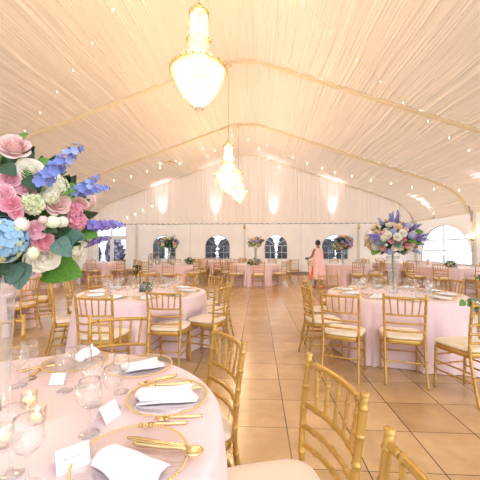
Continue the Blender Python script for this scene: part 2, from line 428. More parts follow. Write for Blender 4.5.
# ------------------------------------------------------------------ lights of the tent
def lamp(kind, loc, power, col, size=.1, d=None, spot=None, blend=.6):
    l = bpy.data.lights.new('light', kind); l.energy = power; l.color = col
    l.shadow_soft_size = size
    if kind == 'SPOT': l.spot_size = spot; l.spot_blend = blend
    o = bpy.data.objects.new('light', l); COL.objects.link(o); o.location = loc
    if d: o.rotation_euler = Vector(d).to_track_quat('-Z', 'Y').to_euler()
    return o
def uplight(loc, d, label, power=150):
    t = thing('uplight', label, 'uplight', loc)
    m1 = MB(); n = len(m1.v); m1.lathe([(.001, -.10), (.055, -.10), (.07, .03), (.06, .03), (.05, -.01), (.001, -.01)], 14)
    m1.tf(n, aim((0, 0, 0), d)); m1.build('housing', M['white'], t)
    m1 = MB(); m1.lathe([(.001, 0), (.05, 0)], 14); m1.tf(0, aim((0, 0, 0), d)); m1.build('lens', mat('lit_lens', (1, .9, .9), .3, emit=(1, .80, .84), estr=25), t)
    m1 = MB(); m1.tube([(0, 0, -.02), (0, .12, -.05), (0, .30, -.06)] if abs(d[1]) < .5 and abs(d[0]) < .4 else [(0, 0, -.02), (.07 if loc[0] > 0 else -.07, 0, -.06)], .012, 6); m1.build('bracket', M['steel'], t)
    dn = Vector(d).normalized()
    lamp('SPOT', Vector(loc) + dn * .06, power, (1, .68, .78), .04, d, math.radians(46), 1.0)
for x, w in ((-5.2, 'above the window with the lanterns'), (-2.27, 'above the second window from the doors'), (.86, 'above the gridded window at back centre'), (3.94, 'above the window behind the woman in pink')):
    uplight((x, 16.66, 2.74), (0, .09, 1), 'small white uplight on the back wall ' + w, 330)
for sx, y, w in ((1, 14.9, 'right eave above the large arched window'), (1, 10.7, 'right eave nearer than the arched window'), (-1, 14.9, 'left eave near the glass doors'), (-1, 10.7, 'left eave behind the foreground bouquet')):
    uplight((RX + sx * 8.5, y, 2.84), (-sx * .55, 0, 1), 'small white uplight on the ' + w, 240)

def chandelier(loc, zceil, label):
    """loc = bottom tip"""
    t = thing('chandelier', label, 'chandelier', loc, 0, 'chandeliers under the ridge')
    # ring levels: (z, r)
    rings = [(1.32, .125), (.94, .155), (.56, .37)]
    for k, (z, r) in enumerate(rings):
        m1 = MB(); pts = [(r * math.cos(2 * PI * i / 40), r * math.sin(2 * PI * i / 40), z) for i in range(40)]
        m1.tube(pts, .012, 6, closed=True)
        pts = [(r * 1.02 * math.cos(2 * PI * i / 40), r * 1.02 * math.sin(2 * PI * i / 40), z - .03) for i in range(40)]
        m1.tube(pts, .008, 6, closed=True)
        nn = 14 + 14 * (k == 2)
        for i in range(nn):
            w = 2 * PI * i / nn; m1.sphere((r * 1.02 * math.cos(w), r * 1.02 * math.sin(w), z + .022), .017, 6, 4)
        m1.build('ring', M['gold_metal'], t)
    def strands(name, r0, z0, r1, z1, n, sag, bead, nb):
        m1 = MB()
        for i in range(n):
            w = 2 * PI * i / n
            for j in range(nb):
                f = (j + .5) / nb; rr = lerp(r0, r1, f) + sag * math.sin(PI * f); z = lerp(z0, z1, f)
                m1.sphere((rr * math.cos(w), rr * math.sin(w), z), bead, 5, 4, sc=(1, 1, 1.25))
        m1.build(name, M['crystal'], t)
    strands('crystal_strands', .115, 1.30, .135, .97, 26, -.02, .011, 13)
    strands('crystal_strands', .148, .92, .16, .60, 30, -.015, .012, 12)
    strands('crystal_strands', .155, .90, .36, .575, 44, -.07, .011, 16)
    strands('crystal_basket', .36, .54, .045, .04, 60, .05, .013, 22)
    m1 = MB(); m1.lathe([(.001, -.0), (.02, .02), (.045, .05), (.05, .07), (.001, .08)], 12); m1.build('finial', M['crystal'], t)
    m1 = MB(); m1.tube([(0, 0, .06), (0, 0, 1.42)], .014, 8); m1.lathe([(.001, 1.36), (.09, 1.38), (.05, 1.44), (.001, 1.5)], 14); m1.build('column', M['gold_metal'], t)
    m1 = MB()
    for i in range(8):
        w = 2 * PI * i / 8; m1.tube([(.02 * math.cos(w), .02 * math.sin(w), .40), (.13 * math.cos(w), .13 * math.sin(w), .36), (.22 * math.cos(w), .22 * math.sin(w), .44)], .008, 6)
    m1.build('arms', M['gold_metal'], t)
    for i in range(8):
        w = 2 * PI * i / 8; m1 = MB(); m1.sphere((.22 * math.cos(w), .22 * math.sin(w), .49), .032, 8, 6, sc=(1, 1, 1.4)); m1.build('bulb', M['bulb'], t)
    for z in (.72, .80, 1.04, 1.16):
        for i in range(3):
            w = 2 * PI * i / 3 + z; m1 = MB(); m1.sphere((.05 * math.cos(w), .05 * math.sin(w), z), .024, 8, 6, sc=(1, 1, 1.5)); m1.build('bulb', M['bulb'], t)
    m1 = MB(); top = zceil - loc[2]; n = int((top - 1.48) / .05)
    for i in range(n):
        z = 1.5 + (top - 1.5) * i / n; a = .012
        pts = [((a * math.cos(q) if i % 2 else 0), (0 if i % 2 else a * math.cos(q)), z + .03 * math.sin(q)) for q in [2 * PI * k / 8 for k in range(8)]]
        m1.tube(pts, .004, 4, closed=True)
    m1.build('chain', M['gold_metal'], t)
    # tent bracket that carries the chain
    m1 = MB(); m1.lathe([(.001, top + .02), (.07, top - .01), (.07, top - .04), (.001, top - .05)], 12); m1.build('ceiling_rose', M['sleeve'], t)
    for z, p in ((.34, 1.0), (.80, .4), (1.15, .4)):
        lamp('POINT', (loc[0], loc[1], loc[2] + z), CH_P * p, (1, .74, .46), .14)
CH_P = 360
chandelier((-.78, 4.1, 3.20), 6.30, 'largest and nearest tiered crystal chandelier, glowing high in the tent')
chandelier((-.78, 8.35, 2.80), 6.30, 'middle tiered crystal chandelier on a long chain, below the first rib')
chandelier((-.76, 12.6, 3.14), 6.30, 'farthest and smallest looking crystal chandelier, behind the middle one')

def wall_lamp(loc):
    t = thing('wall_lamp', 'small glowing lamp on the right-hand tent upright by the arched window', 'lamp', loc)
    m1 = MB(); m1.tube([(.12, 0, -.1), (0, 0, -.12), (0, 0, -.06)], .014, 8); m1.lathe([(.001, -.09), (.04, -.08), (.03, -.05), (.001, -.05)], 10); m1.build('bracket', M['black'], t)
    m1 = MB(); m1.lathe([(.05, -.06), (.12, .02), (.16, .12)], 14); m1.build('lamp_shade', mat('lamp_shade', (.95, .8, .6), .5, trans=.6), t)
    m1 = MB(); m1.sphere((0, 0, .02), .045, 10, 8); m1.build('bulb', M['bulb'], t)
    lamp('POINT', (loc[0], loc[1], loc[2] + .06), 14, (1, .7, .4), .05)
wall_lamp((RX + WALLX - .26, 12.30, 1.80))

# strings of fairy lights under the liner
def ceil_hit(u, v):
    r = ray(u, v); o = Vector((0, 0, CAMH)); t = 1.0
    while t < 40:
        p = o + r * t
        if p.y > 16.78: return p
        if p.z > prof_z(p.x) - .13: return p
        t += .01
    return p
def string_light(px, label):
    pts = [ceil_hit(*p) for p in px]
    t = thing('string_light', label, 'string lights', pts[0])
    o = pts[0]; m1 = MB(); line = []
    for a, b in zip(pts[:-1], pts[1:]):
        for k in range(6):
            f = k / 6; p = a.lerp(b, f) - o; p.z -= .03 * math.sin(PI * f) - .02; line.append(p)
    line.append(pts[-1] - o); m1.tube(line, .003, 4); m1.build('wire', M['wire'], t)
    for p in pts:
        m1 = MB(); q = p - o; d = max(.012, .0016 * p.y); m1.sphere((q.x, q.y, q.z - .02), min(d, .026), 8, 6, sc=(1, 1, 1.3)); m1.build('bulb', M['tiny_bulb'], t)
string_light([(113, 9), (92, 42), (73, 69.5), (57, 91), (40, 112), (25, 130), (8, 145)], 'string of warm fairy lights slanting down the left side of the draped ceiling')
string_light([(304, 2), (331, 31), (357, 59), (380, 81), (403, 102), (428, 121), (449, 137), (469, 150)], 'string of warm fairy lights slanting down the right side of the draped ceiling')
string_light([(352, 176), (371, 180), (391, 183), (412, 187), (434, 189), (459, 190)], 'string of fairy lights along the far right liner above the large bouquet')
string_light([(114, 180), (131, 176), (147, 171), (160, 167), (176, 161)], 'string of fairy lights across the far left liner in front of the gable')
string_light([(248, 139), (259, 149), (269, 158), (279, 167)], 'short string of fairy lights right of the farthest chandelier')
string_light([(267, 145), (293, 157), (307, 163), (322, 168), (335, 172)], 'string of fairy lights sloping right below the second rib')
string_light([(127, 217), (135, 214), (143, 210), (152, 206)], 'short string of fairy lights low on the gable above the doors')
string_light([(203, 148), (208, 156), (215, 150), (232, 135)], 'short string of fairy lights left of the far chandeliers')
t = thing('ceiling_ornament', 'small gold hanging ornament on the left liner before the gable', 'ornament', ceil_hit(170, 160))
m1 = MB()
for s_ in (-1, 1): m1.tube([(0, 0, -.03), (s_ * .2, 0, -.12), (s_ * .36, 0, -.06), (s_ * .44, 0, -.13)], .016, 6)
m1.sphere((0, 0, -.08), .08, 8, 6); m1.build('arms', M['gold_metal'], t)
for s_ in (-1, 1): m1 = MB(); m1.sphere((s_ * .44, 0, -.16), .035, 8, 6); m1.build('bulb', M['tiny_bulb'], t)

# ------------------------------------------------------------------ chiavari chairs
def bamboo(mb, pts, r, nodes, n=8, taper=1.0):
    P = smooth_path(pts, 7); N = len(P); out = []; rad = []
    for i, p in enumerate(P):
        out.append(p); rad.append(r * lerp(1, taper, i / (N - 1)))
    # insert node rings
    L = [0]
    for i in range(1, N): L.append(L[-1] + (P[i] - P[i - 1]).length)
    T = L[-1]
    def at(s):
        for i in range(N - 1):
            if L[i + 1] >= s: 
                f = (s - L[i]) / max(1e-9, L[i + 1] - L[i]); return P[i].lerp(P[i + 1], f), lerp(rad[i], rad[i + 1], f)
        return P[-1], rad[-1]
    items = [(L[i], P[i], rad[i]) for i in range(N)]
    for f in nodes:
        s = f * T
        for ds, k in ((-.007, 1.0), (-.003, 1.32), (.003, 1.32), (.007, 1.0)):
            if 0 < s + ds < T:
                p, rr = at(s + ds); items.append((s + ds, p, rr * k))
    items.sort(key=lambda x: x[0])
    mb.tube([i[1] for i in items], [i[2] for i in items], n)
RY = -.19
def post_pts(sx): return [(sx * .192, RY - .085, 0), (sx * .187, RY - .04, .2), (sx * .186, RY, .44), (sx * .191, RY - .012, .68), (sx * .197, RY - .045, .92)]
def back_y(z): return RY - .012 - .033 * max(0, (z - .68)) / .24 if z > .68 else RY - .004
def rail(mb, z, r, bow, nodes):
    w = .186 + .011 * (z - .44) / .48; y = back_y(z)
    bamboo(mb, [(-w, y, z), (-w * .5, y - bow * .75, z), (0, y - bow, z), (w * .5, y - bow * .75, z), (w, y, z)], r, nodes)
def m_post(sx):
    mb = MB(); bamboo(mb, post_pts(sx), .0135, (.12, .28, .42, .56, .68, .76, .86, .955)); 
    p = post_pts(sx)[-1]; mb.lathe([(.0155, -.004), (.0155, .006), (.011, .010), (.001, .010)], 10, c=p); return mb
def m_fleg(sx):
    mb = MB(); bamboo(mb, [(sx * .188, .19, 0), (sx * .186, .178, .22), (sx * .184, .172, .43)], .0135, (.2, .5, .8), taper=1.1); return mb
def seat_outline(n, g=0.0):
    out = []
    for k in range(n):
        w = 2 * PI * k / n; c, s = math.cos(w), math.sin(w); e = .42
        x = math.copysign(abs(c) ** e, c); y = math.copysign(abs(s) ** e, s)
        hw = lerp(.192, .212, (y + 1) / 2) + g
        out.append((x * hw, y * (.205 + g)))
    return out
def m_seat():
    mb = MB(); n = 40; lv = [(.405, -.006), (.412, 0), (.447, .0), (.455, -.008)]
    vs = [(x, y, z) for z, g in lv for x, y in seat_outline(n, g)]
    fs = [(i * n + k, i * n + (k + 1) % n, (i + 1) * n + (k + 1) % n, (i + 1) * n + k) for i in range(3) for k in range(n)]
    fs += [tuple(range(n - 1, -1, -1)), tuple(3 * n + k for k in range(n))]; mb.add(vs, fs); return mb
def m_cushion():
    mb = MB(); n = 40; lv = [(.455, -.010), (.462, .004), (.474, .007), (.485, .000), (.494, -.02), (.500, -.06), (.503, -.12), (.504, -.19)]
    vs = [(x, y, z) for z, g in lv for x, y in seat_outline(n, g)]; m = len(lv)
    fs = [(i * n + k, i * n + (k + 1) % n, (i + 1) * n + (k + 1) % n, (i + 1) * n + k) for i in range(m - 1) for k in range(n)]
    fs += [tuple(range(n - 1, -1, -1)), tuple((m - 1) * n + k for k in range(n))]; mb.add(vs, fs); return mb
def m_toprail():
    mb = MB(); rail(mb, .888, .0125, .035, (.15, .5, .85)); return mb
def m_rail(z):
    mb = MB(); rail(mb, z, .0105, .035, (.2, .5, .8)); return mb
def m_spindle(k):
    mb = MB(); f = (k - 2) / 2; x0, x1 = f * .125, f * .145
    def yy(x, z): return back_y(z) - .035 * (1 - (x / .195) ** 2)
    bamboo(mb, [(x0, yy(x0, .715), .715), ((x0 + x1) / 2, yy(x0, .80), .80), (x1, yy(x1, .885), .885)], .0078, (.3, .7), 7); return mb
def m_stretch():
    out = []
    for z in (.19, .275):
        for sx in (-1, 1):
            mb = MB(); bamboo(mb, [(sx * .187, RY - .036, z), (sx * .186, 0, z), (sx * .187, .18, z)], .0085, (.33, .66), 7); out.append(mb)
    for y, z in ((.18, .23), (RY - .034, .235), (.178, .33)):
        mb = MB(); bamboo(mb, [(-.186, y, z), (0, y, z), (.186, y, z)], .0085, (.25, .5, .75), 7); out.append(mb)
    return out
def join(mbs):
    o = MB()
    for m in mbs: o.add(m.v, m.f)
    return o
def chair_full():
    t = thing('chiavari_chair', 'x', 'chair')
    m_seat().build('seat', M['gold'], t); m_cushion().build('cushion', M['cushion'], t)
    for s in (-1, 1): m_post(s).build('back_post', M['gold'], t)
    for s in (-1, 1): m_fleg(s).build('front_leg', M['gold'], t)
    m_toprail().build('top_rail', M['gold'], t)
    for z in (.712, .625, .545): m_rail(z).build('back_rail', M['gold'], t)
    for k in range(5): m_spindle(k).build('spindle', M['gold'], t)
    for m in m_stretch(): m.build('stretcher', M['gold'], t)
    return t
def chair_far():
    t = thing('chiavari_chair', 'x', 'chair')
    m_seat().build('seat', M['gold'], t); m_cushion().build('cushion', M['cushion'], t)
    join([m_toprail()] + [m_rail(z) for z in (.712, .625, .545)] + [m_spindle(k) for k in range(5)]).build('backrest', M['gold'], t)
    for s in (-1, 1): m_post(s).build('back_post', M['gold'], t)
    for s in (-1, 1): m_fleg(s).build('front_leg', M['gold'], t)
    join(m_stretch()).build('stretchers', M['gold'], t)
    return t
CF = chair_full(); CB = chair_far(); used = {}
def put_chair(x, y, fx, fy, label, group, proto=None):
    """x, y = midpoint between the back posts at the top, (fx, fy) facing"""
    proto = proto or CF
    rz = math.atan2(fy, fx) - PI / 2; d = Vector((fx, fy)).normalized(); c = Vector((x, y)) + d * .235
    if proto.name not in used:
        used[proto.name] = 1; o = proto; o.location = (c.x, c.y, 0); o.rotation_euler = (0, 0, rz)
    else: o = dup(proto, (c.x, c.y, 0), rz)
    CHAIRS.append((c.x, c.y, rz)); tag(o, label, None, group); return o
CHAIRS = []

# ------------------------------------------------------------------ tablecloths
def tablecloth(cx, cy, r, label, seed, pull=None, cat='tablecloth'):
    rr = random.Random(seed); fr = [(rr.choice((7, 9, 11)), rr.random() * 6, .45), (rr.choice((14, 17, 19)), rr.random() * 6, .4), (rr.choice((5, 6)), rr.random() * 6, .35)]
    zt = .765; mb = MB(); n = 280; rows = []
    near = [c for c in CHAIRS if math.hypot(c[0] - cx, c[1] - cy) < r + .5]
    for q in (0.02, .25, .5, .7, .85, .95, .99): rows.append((r * q, zt, 0))
    rows += [(r + .002, zt - .006, 0), (r + .008, zt - .02, .02)]
    for k in range(1, 21): 
        t = k / 20; rows.append((r + .010 + .075 * t, zt - .02 - (zt - .026) * t, t))
    vs = []
    for a, z, t in rows:
        for k in range(n):
            w = 2 * PI * k / n
            f = .45 * sum(am * math.sin(m * w + ph + .5 * math.sin(3 * w + ph)) for m, ph, am in fr)
            q = 13 * w + fr[0][1] + .9 * math.sin(4 * w + fr[1][1]) + .7 * math.sin(7 * w + fr[2][1]); f += 1.0 * (abs(math.sin(q)) ** .8 - .6) * (.75 + .25 * math.sin(3 * w + fr[1][1]))
            amp = .06 * min(1, t * 2.2) * (.6 + .4 * t)
            ra = a + amp * f
            if pull:
                pw, pa = pull; dw = (w - pw + PI) % (2 * PI) - PI
                ra += pa * max(0, t - .25) ** 1.3 * math.exp(-(dw / .16) ** 2)
            if z < .60:
                ra0 = ra
                for (hx, hy, hr) in near:
                    while ra > .4:
                        qx, qy = cx + ra * math.cos(w) - hx, cy + ra * math.sin(w) - hy
                        lx, ly = qx * math.cos(hr) + qy * math.sin(hr), -qx * math.sin(hr) + qy * math.cos(hr)
                        if abs(lx) < .24 and -.3 < ly < .235: ra -= .01
                        else: break
                ra = lerp(ra0, ra, min(1, (.60 - z) / .08))
            vs.append((ra * math.cos(w), ra * math.sin(w), z + (.002 * math.sin(5 * w + 9 * a) if t == 0 else 0)))
    fs = [tuple(range(n))]
    for i in range(len(rows) - 1):
        for k in range(n): fs.append((i * n + k, (i + 1) * n + k, (i + 1) * n + (k + 1) % n, i * n + (k + 1) % n))
    mb.add(vs, fs); o = mb.build('tablecloth', M['cloth']); o.location = (cx, cy, 0)
    return tag(o, label, cat, 'floor length pink tablecloths')
T1 = (-.93, 1.07, .80); T2 = (-1.65, 4.48, .89); T3 = (1.92, 4.60, .89)
BT = {  # key: (x, y, r, cloth label, table phrase)
 'L':  (-4.85, 5.0, .89, 'pink tablecloth at the left edge, mostly hidden by the bouquet and a chair', 'table at the left edge'),
 'FL': (-6.75, 13.6, .85, 'pink tablecloth on the round table before the glass doors', 'table before the glass doors'),
 'LL': (-8.0, 10.8, .85, 'pink tablecloth on the far left table behind the foreground bouquet', 'far left table behind the bouquet'),
 'BL': (-3.35, 12.4, .95, 'pink tablecloth on the back table with three glass lanterns', 'back table with three lanterns'),
 'BC': (-.12, 12.35, .95, 'pink tablecloth on the back centre table with a low bouquet', 'back centre table with a low bouquet'),
 'BR': (3.45, 12.5, .92, 'pink tablecloth on the back table right of the woman', 'back table right of the woman'),
 'B2': (-1.75, 15.1, .80, 'pink tablecloth on the farthest table below the second window', 'farthest table below the second window'),
 'R':  (6.35, 10.9, .92, 'pink tablecloth on the table before the large arched window', 'table before the large arched window'),
 'R2': (6.0, 14.3, .85, 'pink tablecloth on the far right corner table behind the tall bouquet', 'far right corner table'),
}

# ---- chairs of the three near tables
G1, G2, G3 = 'chairs at the foreground table', 'chairs at the left middle table', 'chairs at the right middle table'
put_chair(.29, 1.25, -.95, -.30, 'large gold chiavari chair in the foreground with cream cushion at bottom centre', G1)
put_chair(-.165, 1.76, -.87, -.49, 'gold chiavari chair tucked against the right of the foreground table', G1)
put_chair(.34, .66, -1, .02, 'gold chiavari chair cut off by the bottom edge, only a post showing', G1)
put_chair(-.975, 2.20, .30, -.95, 'gold chiavari chair across the foreground table, its back behind the glasses', G1)
put_chair(-1.80, 2.02, .65, -.76, 'gold chiavari chair behind the clear vase, one post showing', G1)
put_chair(-1.06, 3.50, .08, 1, 'gold chiavari chair with its back to us, at front right of left middle table', G2)
put_chair(-1.66, 3.11, .05, 1, 'gold chiavari chair pulled out, at front left of left middle table', G2)
put_chair(-2.66, 3.92, .82, .58, 'gold chiavari chair seen side-on below the large green leaf', G2)
put_chair(-2.90, 4.68, .92, .35, 'gold chiavari chair behind the side-on one, left of left middle table', G2)
put_chair(-.44, 4.05, -.9, .35, 'gold chiavari chair nearest the aisle at right front of left middle table', G2)
put_chair(-.42, 4.72, -1, .08, 'gold chiavari chair on the aisle, second along left middle table', G2)
put_chair(-.72, 5.42, -.75, -.65, 'gold chiavari chair on the aisle, farthest along left middle table', G2)
put_chair(-2.82, 5.52, .6, -.8, 'gold chiavari chair at far left of left middle table, facing us', G2)
put_chair(-2.05, 5.86, .2, -1, 'gold chiavari chair behind the glasses, far side of left middle table', G2)
put_chair(-1.33, 5.84, -.2, -1, 'gold chiavari chair at far right of left middle table, behind napkins', G2)
put_chair(1.50, 3.32, .25, .97, 'gold chiavari chair with its back to us, second from right at right middle table', G3)
put_chair(.87, 3.43, .45, .89, 'gold chiavari chair angled at front left of right middle table', G3)
CH460 = put_chair(2.09, 2.97, -.30, .95, 'gold chiavari chair at the right edge with a greenery sprig on its back', G3)
put_chair(.62, 4.16, .97, .12, 'gold chiavari chair side-on at left of right middle table, nearer of two', G3)
put_chair(.72, 4.86, .98, .0, 'gold chiavari chair side-on at left of right middle table, farther of two', G3)
put_chair(3.02, 5.12, -.9, -.35, 'gold chiavari chair at far right of right middle table', G3)
put_chair(3.10, 4.25, -1, .1, 'gold chiavari chair at the right side of right middle table, at the frame edge', G3)
put_chair(1.28, 5.83, .35, -.95, 'gold chiavari chair behind the right middle table, facing us at its far left', G3)
put_chair(2.15, 5.95, -.15, -1, 'gold chiavari chair behind the vase at right middle table, facing us', G3)
CHS = put_chair(3.92, 5.65, .95, .3, 'gold chiavari chair with leafy sprig beyond right middle table, at right edge', G3)
# table at the left edge
put_chair(-3.72, 5.02, -1, .02, 'gold chiavari chair with its back to the bouquet, beside the left edge table', 'chairs at the left edge table')
put_chair(-3.86, 5.75, -.85, -.5, 'gold chiavari chair behind the drooping eucalyptus, at the left edge table', 'chairs at the left edge table')
# far tables
POS = ['right side', 'far right', 'far side', 'far left', 'left side', 'near left', 'near side', 'near right']
CR = random.Random(5)
for key, off, skip in (('FL', .12, (1, 2, 3)), ('LL', .3, (2, 3, 4)), ('BL', .16, ()), ('BC', .2, ()), ('BR', .1, (5,)), ('B2', .0, (2,)), ('R', .14, (1,)), ('R2', .2, (0, 1))):
    cx, cy, r, _, ph = BT[key]
    for k in range(8):
        if k in skip: continue
        a = k * PI / 4 + off + CR.uniform(-.08, .08); d = r + .40 + CR.uniform(-.02, .08)
        if key == 'BR' and k == 4: d += .1
        put_chair(cx + d * math.cos(a), cy + d * math.sin(a), -math.cos(a), -math.sin(a), 'gold chiavari chair at the %s of the %s' % (POS[k], ph), 'chairs at the ' + ph, CB)
# empty chairs along the aisle at the back
put_chair(1.55, 13.6, .2, 1, 'gold chiavari chair standing alone left of the woman in pink', 'chairs near the woman', CB)

tablecloth(*T1, 'large pink satin tablecloth filling the lower left, set with glasses and napkins', 1)
tablecloth(*T2, 'pink tablecloth on the round table behind the foreground table, left of the aisle', 2)
tablecloth(*T3, 'pink tablecloth on the round table under the tall bouquet at right', 3, (math.radians(-62), .24))
for i, (k, b) in enumerate(BT.items()): tablecloth(b[0], b[1], b[2], b[3], 20 + i)

# ------------------------------------------------------------------ tableware
def me_goblet(h=.185, rb=.040, n=24):
    mb = MB(); b = h * .46
    mb.lathe([(.001, .0), (.033, .0), (.034, .003), (.012, .006), (.0045, .014), (.0042, b * .9), (.008, b), (rb * .72, b + h * .09), (rb * .97, b + h * .2), (rb, b + h * .28), (rb * .93, b + h * .42), (rb * .84, h), (rb * .83, h)], n)
    return mb.mesh('wine_goblet', M['glass'])
GOB = me_goblet(); GOB2 = me_goblet(.165, .036); GOBF = me_goblet(.185, .042, 10)
ZT = .7665
def goblet(x, y, label, me=None, group=None):
    o = link('wine_goblet', me or GOB); o.location = (x, y, ZT); return tag(o, label, 'glass', group)
def pix_gob(u, v, label, me=None):
    p = on_z(u, v, ZT); goblet(p.x, p.y, label, me, 'wine goblets on the foreground table')
pix_gob(19, 386, 'wine goblet beside the clear vase, left of a knife')
pix_gob(29, 379, 'wine goblet just behind the one beside the clear vase')
pix_gob(65, 391, 'wine goblet behind the small card near the table centre')
pix_gob(82, 386, 'wine goblet in front of the far folded napkin')
pix_gob(93, 405, 'wine goblet right of the candles, in front of the far goblets')
pix_gob(89, 434, 'wine goblet standing between the two nearest place cards')
pix_gob(121, 392, 'wine goblet at the left rim of the third plate', GOB2)
pix_gob(112, 409, 'wine goblet behind the tented card by the middle plate', GOB2)
pix_gob(27, 487, 'largest wine goblet at the lower left corner', GOB)
pix_gob(11, 474, 'wine goblet at the left edge by the single low candle')

def votive(u, v, label):
    p = on_z(u, v, ZT); t = thing('votive_candle', label, 'candle', p, 0, 'votive candles on the foreground table')
    m1 = MB(); m1.lathe([(.001, .002), (.026, .002), (.029, .010), (.031, .062), (.029, .062), (.027, .012), (.001, .010)], 20); m1.build('glass_cup', M['glass'], t)
    m1 = MB(); m1.lathe([(.001, .012), (.025, .012), (.026, .030), (.001, .030)], 16); m1.build('wax', M['wax'], t)
    m1 = MB(); m1.lathe([(.001, .032), (.006, .038), (.0065, .044), (.003, .054), (.0005, .062)], 10); m1.build('flame', M['flame'], t)
    lamp('POINT', (p.x, p.y, p.z + .075), .25, (1, .6, .25), .01)
votive(29, 406, 'lit votive candle in clear glass, farther of the pair near the vase')
votive(37, 423, 'lit votive candle in clear glass, nearer of the pair near the vase')
votive(3, 446, 'lit votive candle in clear glass at the left edge')

def me_charger():
    mb = MB(); mb.lathe([(.001, .005), (.10, .005), (.125, .007), (.16, .012)], 40)
    return mb.mesh('plate_glass', M['glass'])
def me_rim(n=92, b=.0050):
    mb = MB()
    for k in range(n):
        w = 2 * PI * k / n; mb.sphere((.165 * math.cos(w), .165 * math.sin(w), .0135), b, 6, 4)
    return mb.mesh('beaded_rim', M['bead'])
CHG = me_charger(); RIM = me_rim(); RIMF = me_rim(40, .008)
def charger(x, y, label, group, rim=None):
    o = link('charger_plate', CHG); o.location = (x, y, ZT); link('beaded_rim', rim or RIM, o); return tag(o, label, 'plate', group)
def me_napkin(seed=0, L=.20, W=.105):
    rr = random.Random(seed); mb = MB()
    for j in range(3):
        z0 = .004 + j * .0065; sh = rr.uniform(-.006, .006); tw = rr.uniform(-.05, .05)
        def fn(u, v, z0=z0, sh=sh, tw=tw, j=j):
            a = (u - .5) * L * (1 - .02 * j) + .010 * math.sin(5 * v + j); b = (v - .5) * W * (.74 + .26 * min(1, u * 1.5)) + sh + .006 * math.sin(4 * u + 2 * j); x = a * math.cos(tw) - b * math.sin(tw); y = a * math.sin(tw) + b * math.cos(tw)
            e = min(u, 1 - u, v, 1 - v); ed = max(0, 1 - e / .08)
            z = z0 + .006 * (1 - ed ** 2) + .0045 * math.sin(6 * x / L + 9 * v * (1.4 - u) + j) * (1 - ed) + .005 * math.sin(3.2 * u + j)
            return (x, y, z)
        mb.grid(fn, 20, 12)
        mb.add([fn(i / 20, 0) for i in range(21)] + [(fn(i / 20, 0)[0], fn(i / 20, 0)[1], z0 - .003) for i in range(21)], [(i, i + 21, i + 22, i + 1) for i in range(20)])
        mb.add([fn(i / 20, 1) for i in range(21)] + [(fn(i / 20, 1)[0], fn(i / 20, 1)[1], z0 - .003) for i in range(21)], [(i, i + 1, i + 22, i + 21) for i in range(20)])
        for e in (0, 1): mb.add([fn(e, i / 12) for i in range(13)] + [(*fn(e, i / 12)[:2], z0 - .003) for i in range(13)], [(i, i + 1, i + 14, i + 13) for i in range(12)])
    return mb.mesh('folded_napkin', M['napkin'])
NAP = [me_napkin(k) for k in range(3)]
def napkin(x, y, a, label, group, k=0, s=1):
    o = link('folded_napkin', NAP[k % 3]); o.location = (x, y, ZT + .008); o.rotation_euler = (0, 0, a); o.scale = (s,) * 3; return tag(o, label, 'napkin', group)
def me_knife():
    mb = MB()
    sec = [(-.115, .006, .003), (-.11, .009, .004), (-.05, .0075, .004), (-.012, .006, .004), (-.004, .009, .004), (.03, .010, .0016), (.08, .010, .0014), (.11, .006, .0012), (.118, .001, .001)]
    vs = []
    for x, w, t in sec: vs += [(x, -w, .004), (x, 0, .004 + t), (x, w, .004), (x, 0, .004 - t)]
    fs = [(i * 4 + k, i * 4 + (k + 1) % 4, i * 4 + 4 + (k + 1) % 4, i * 4 + 4 + k) for i in range(len(sec) - 1) for k in range(4)] + [(0, 1, 2, 3), (35, 34, 33, 32)]
    mb.add(vs, fs); return mb.mesh('table_knife', M['gold_metal'])
def me_fork():
    mb = MB(); mb.tube([(-.105, 0, .004), (-.09, 0, .005), (-.03, 0, .005), (.03, 0, .008), (.045, 0, .007)], [.003, .006, .0045, .0035, .004], 8)
    mb.box(.04, .058, -.012, .012, .005, .008)
    for k in range(4): y = -.010 + k * .0067; mb.tube([(.055, y, .0065), (.075, y, .005), (.10, y, .009)], [.0022, .002, .001], 6)
    return mb.mesh('table_fork', M['gold_metal'])
def me_spoon():
    mb = MB(); mb.tube([(-.11, 0, .004), (-.095, 0, .005), (-.03, 0, .005), (.05, 0, .009), (.06, 0, .008)], [.003, .006, .0045, .0035, .004], 8)
    n = len(mb.v); mb.sphere((.083, 0, .008), 1, 12, 8, sc=(.028, .018, .005)); return mb.mesh('table_spoon', M['gold_metal'])
CUT = {'table_knife': me_knife(), 'table_fork': me_fork(), 'table_spoon': me_spoon()}
def cutlery(kind, u0, v0, u1, v1, label, dz=0):
    a, b = on_z(u0, v0, ZT + dz), on_z(u1, v1, ZT + dz); c = (a + b) / 2; d = b - a
    o = link(kind, CUT[kind]); o.location = c; o.rotation_euler = (0, 0, math.atan2(d.y, d.x)); q_ = max(.85, min(1.1 if kind == 'table_spoon' else 1.3, d.length / .22)); o.scale = (q_, q_ * 1.45, q_ * 1.45)
    return tag(o, label, 'cutlery', 'gold cutlery on the foreground table')
PA = (-.375, .935); PB = (-.378, 1.325); PC = (-.625, 1.66); PD = (-1.0, 1.70)
GP = 'clear beaded plates on the foreground table'; GN = 'napkins on the foreground table'
charger(*PA, 'clear glass plate with gold beaded rim, nearest at the bottom', GP)
charger(*PB, 'clear glass plate with gold beaded rim at the right of the foreground table', GP)
charger(*PC, 'clear glass plate with gold beaded rim, third from the bottom', GP)
charger(*PD, 'clear glass plate with gold beaded rim at the far side, behind goblets', GP)
napkin(PA[0] + .005, PA[1] - .05, math.radians(-26), 'white folded napkin on the nearest plate at the bottom', GN, 0, 1.05)
napkin(PB[0] - .005, PB[1] - .005, math.radians(14), 'white folded napkin on the plate at the right', GN, 1, 1.18)
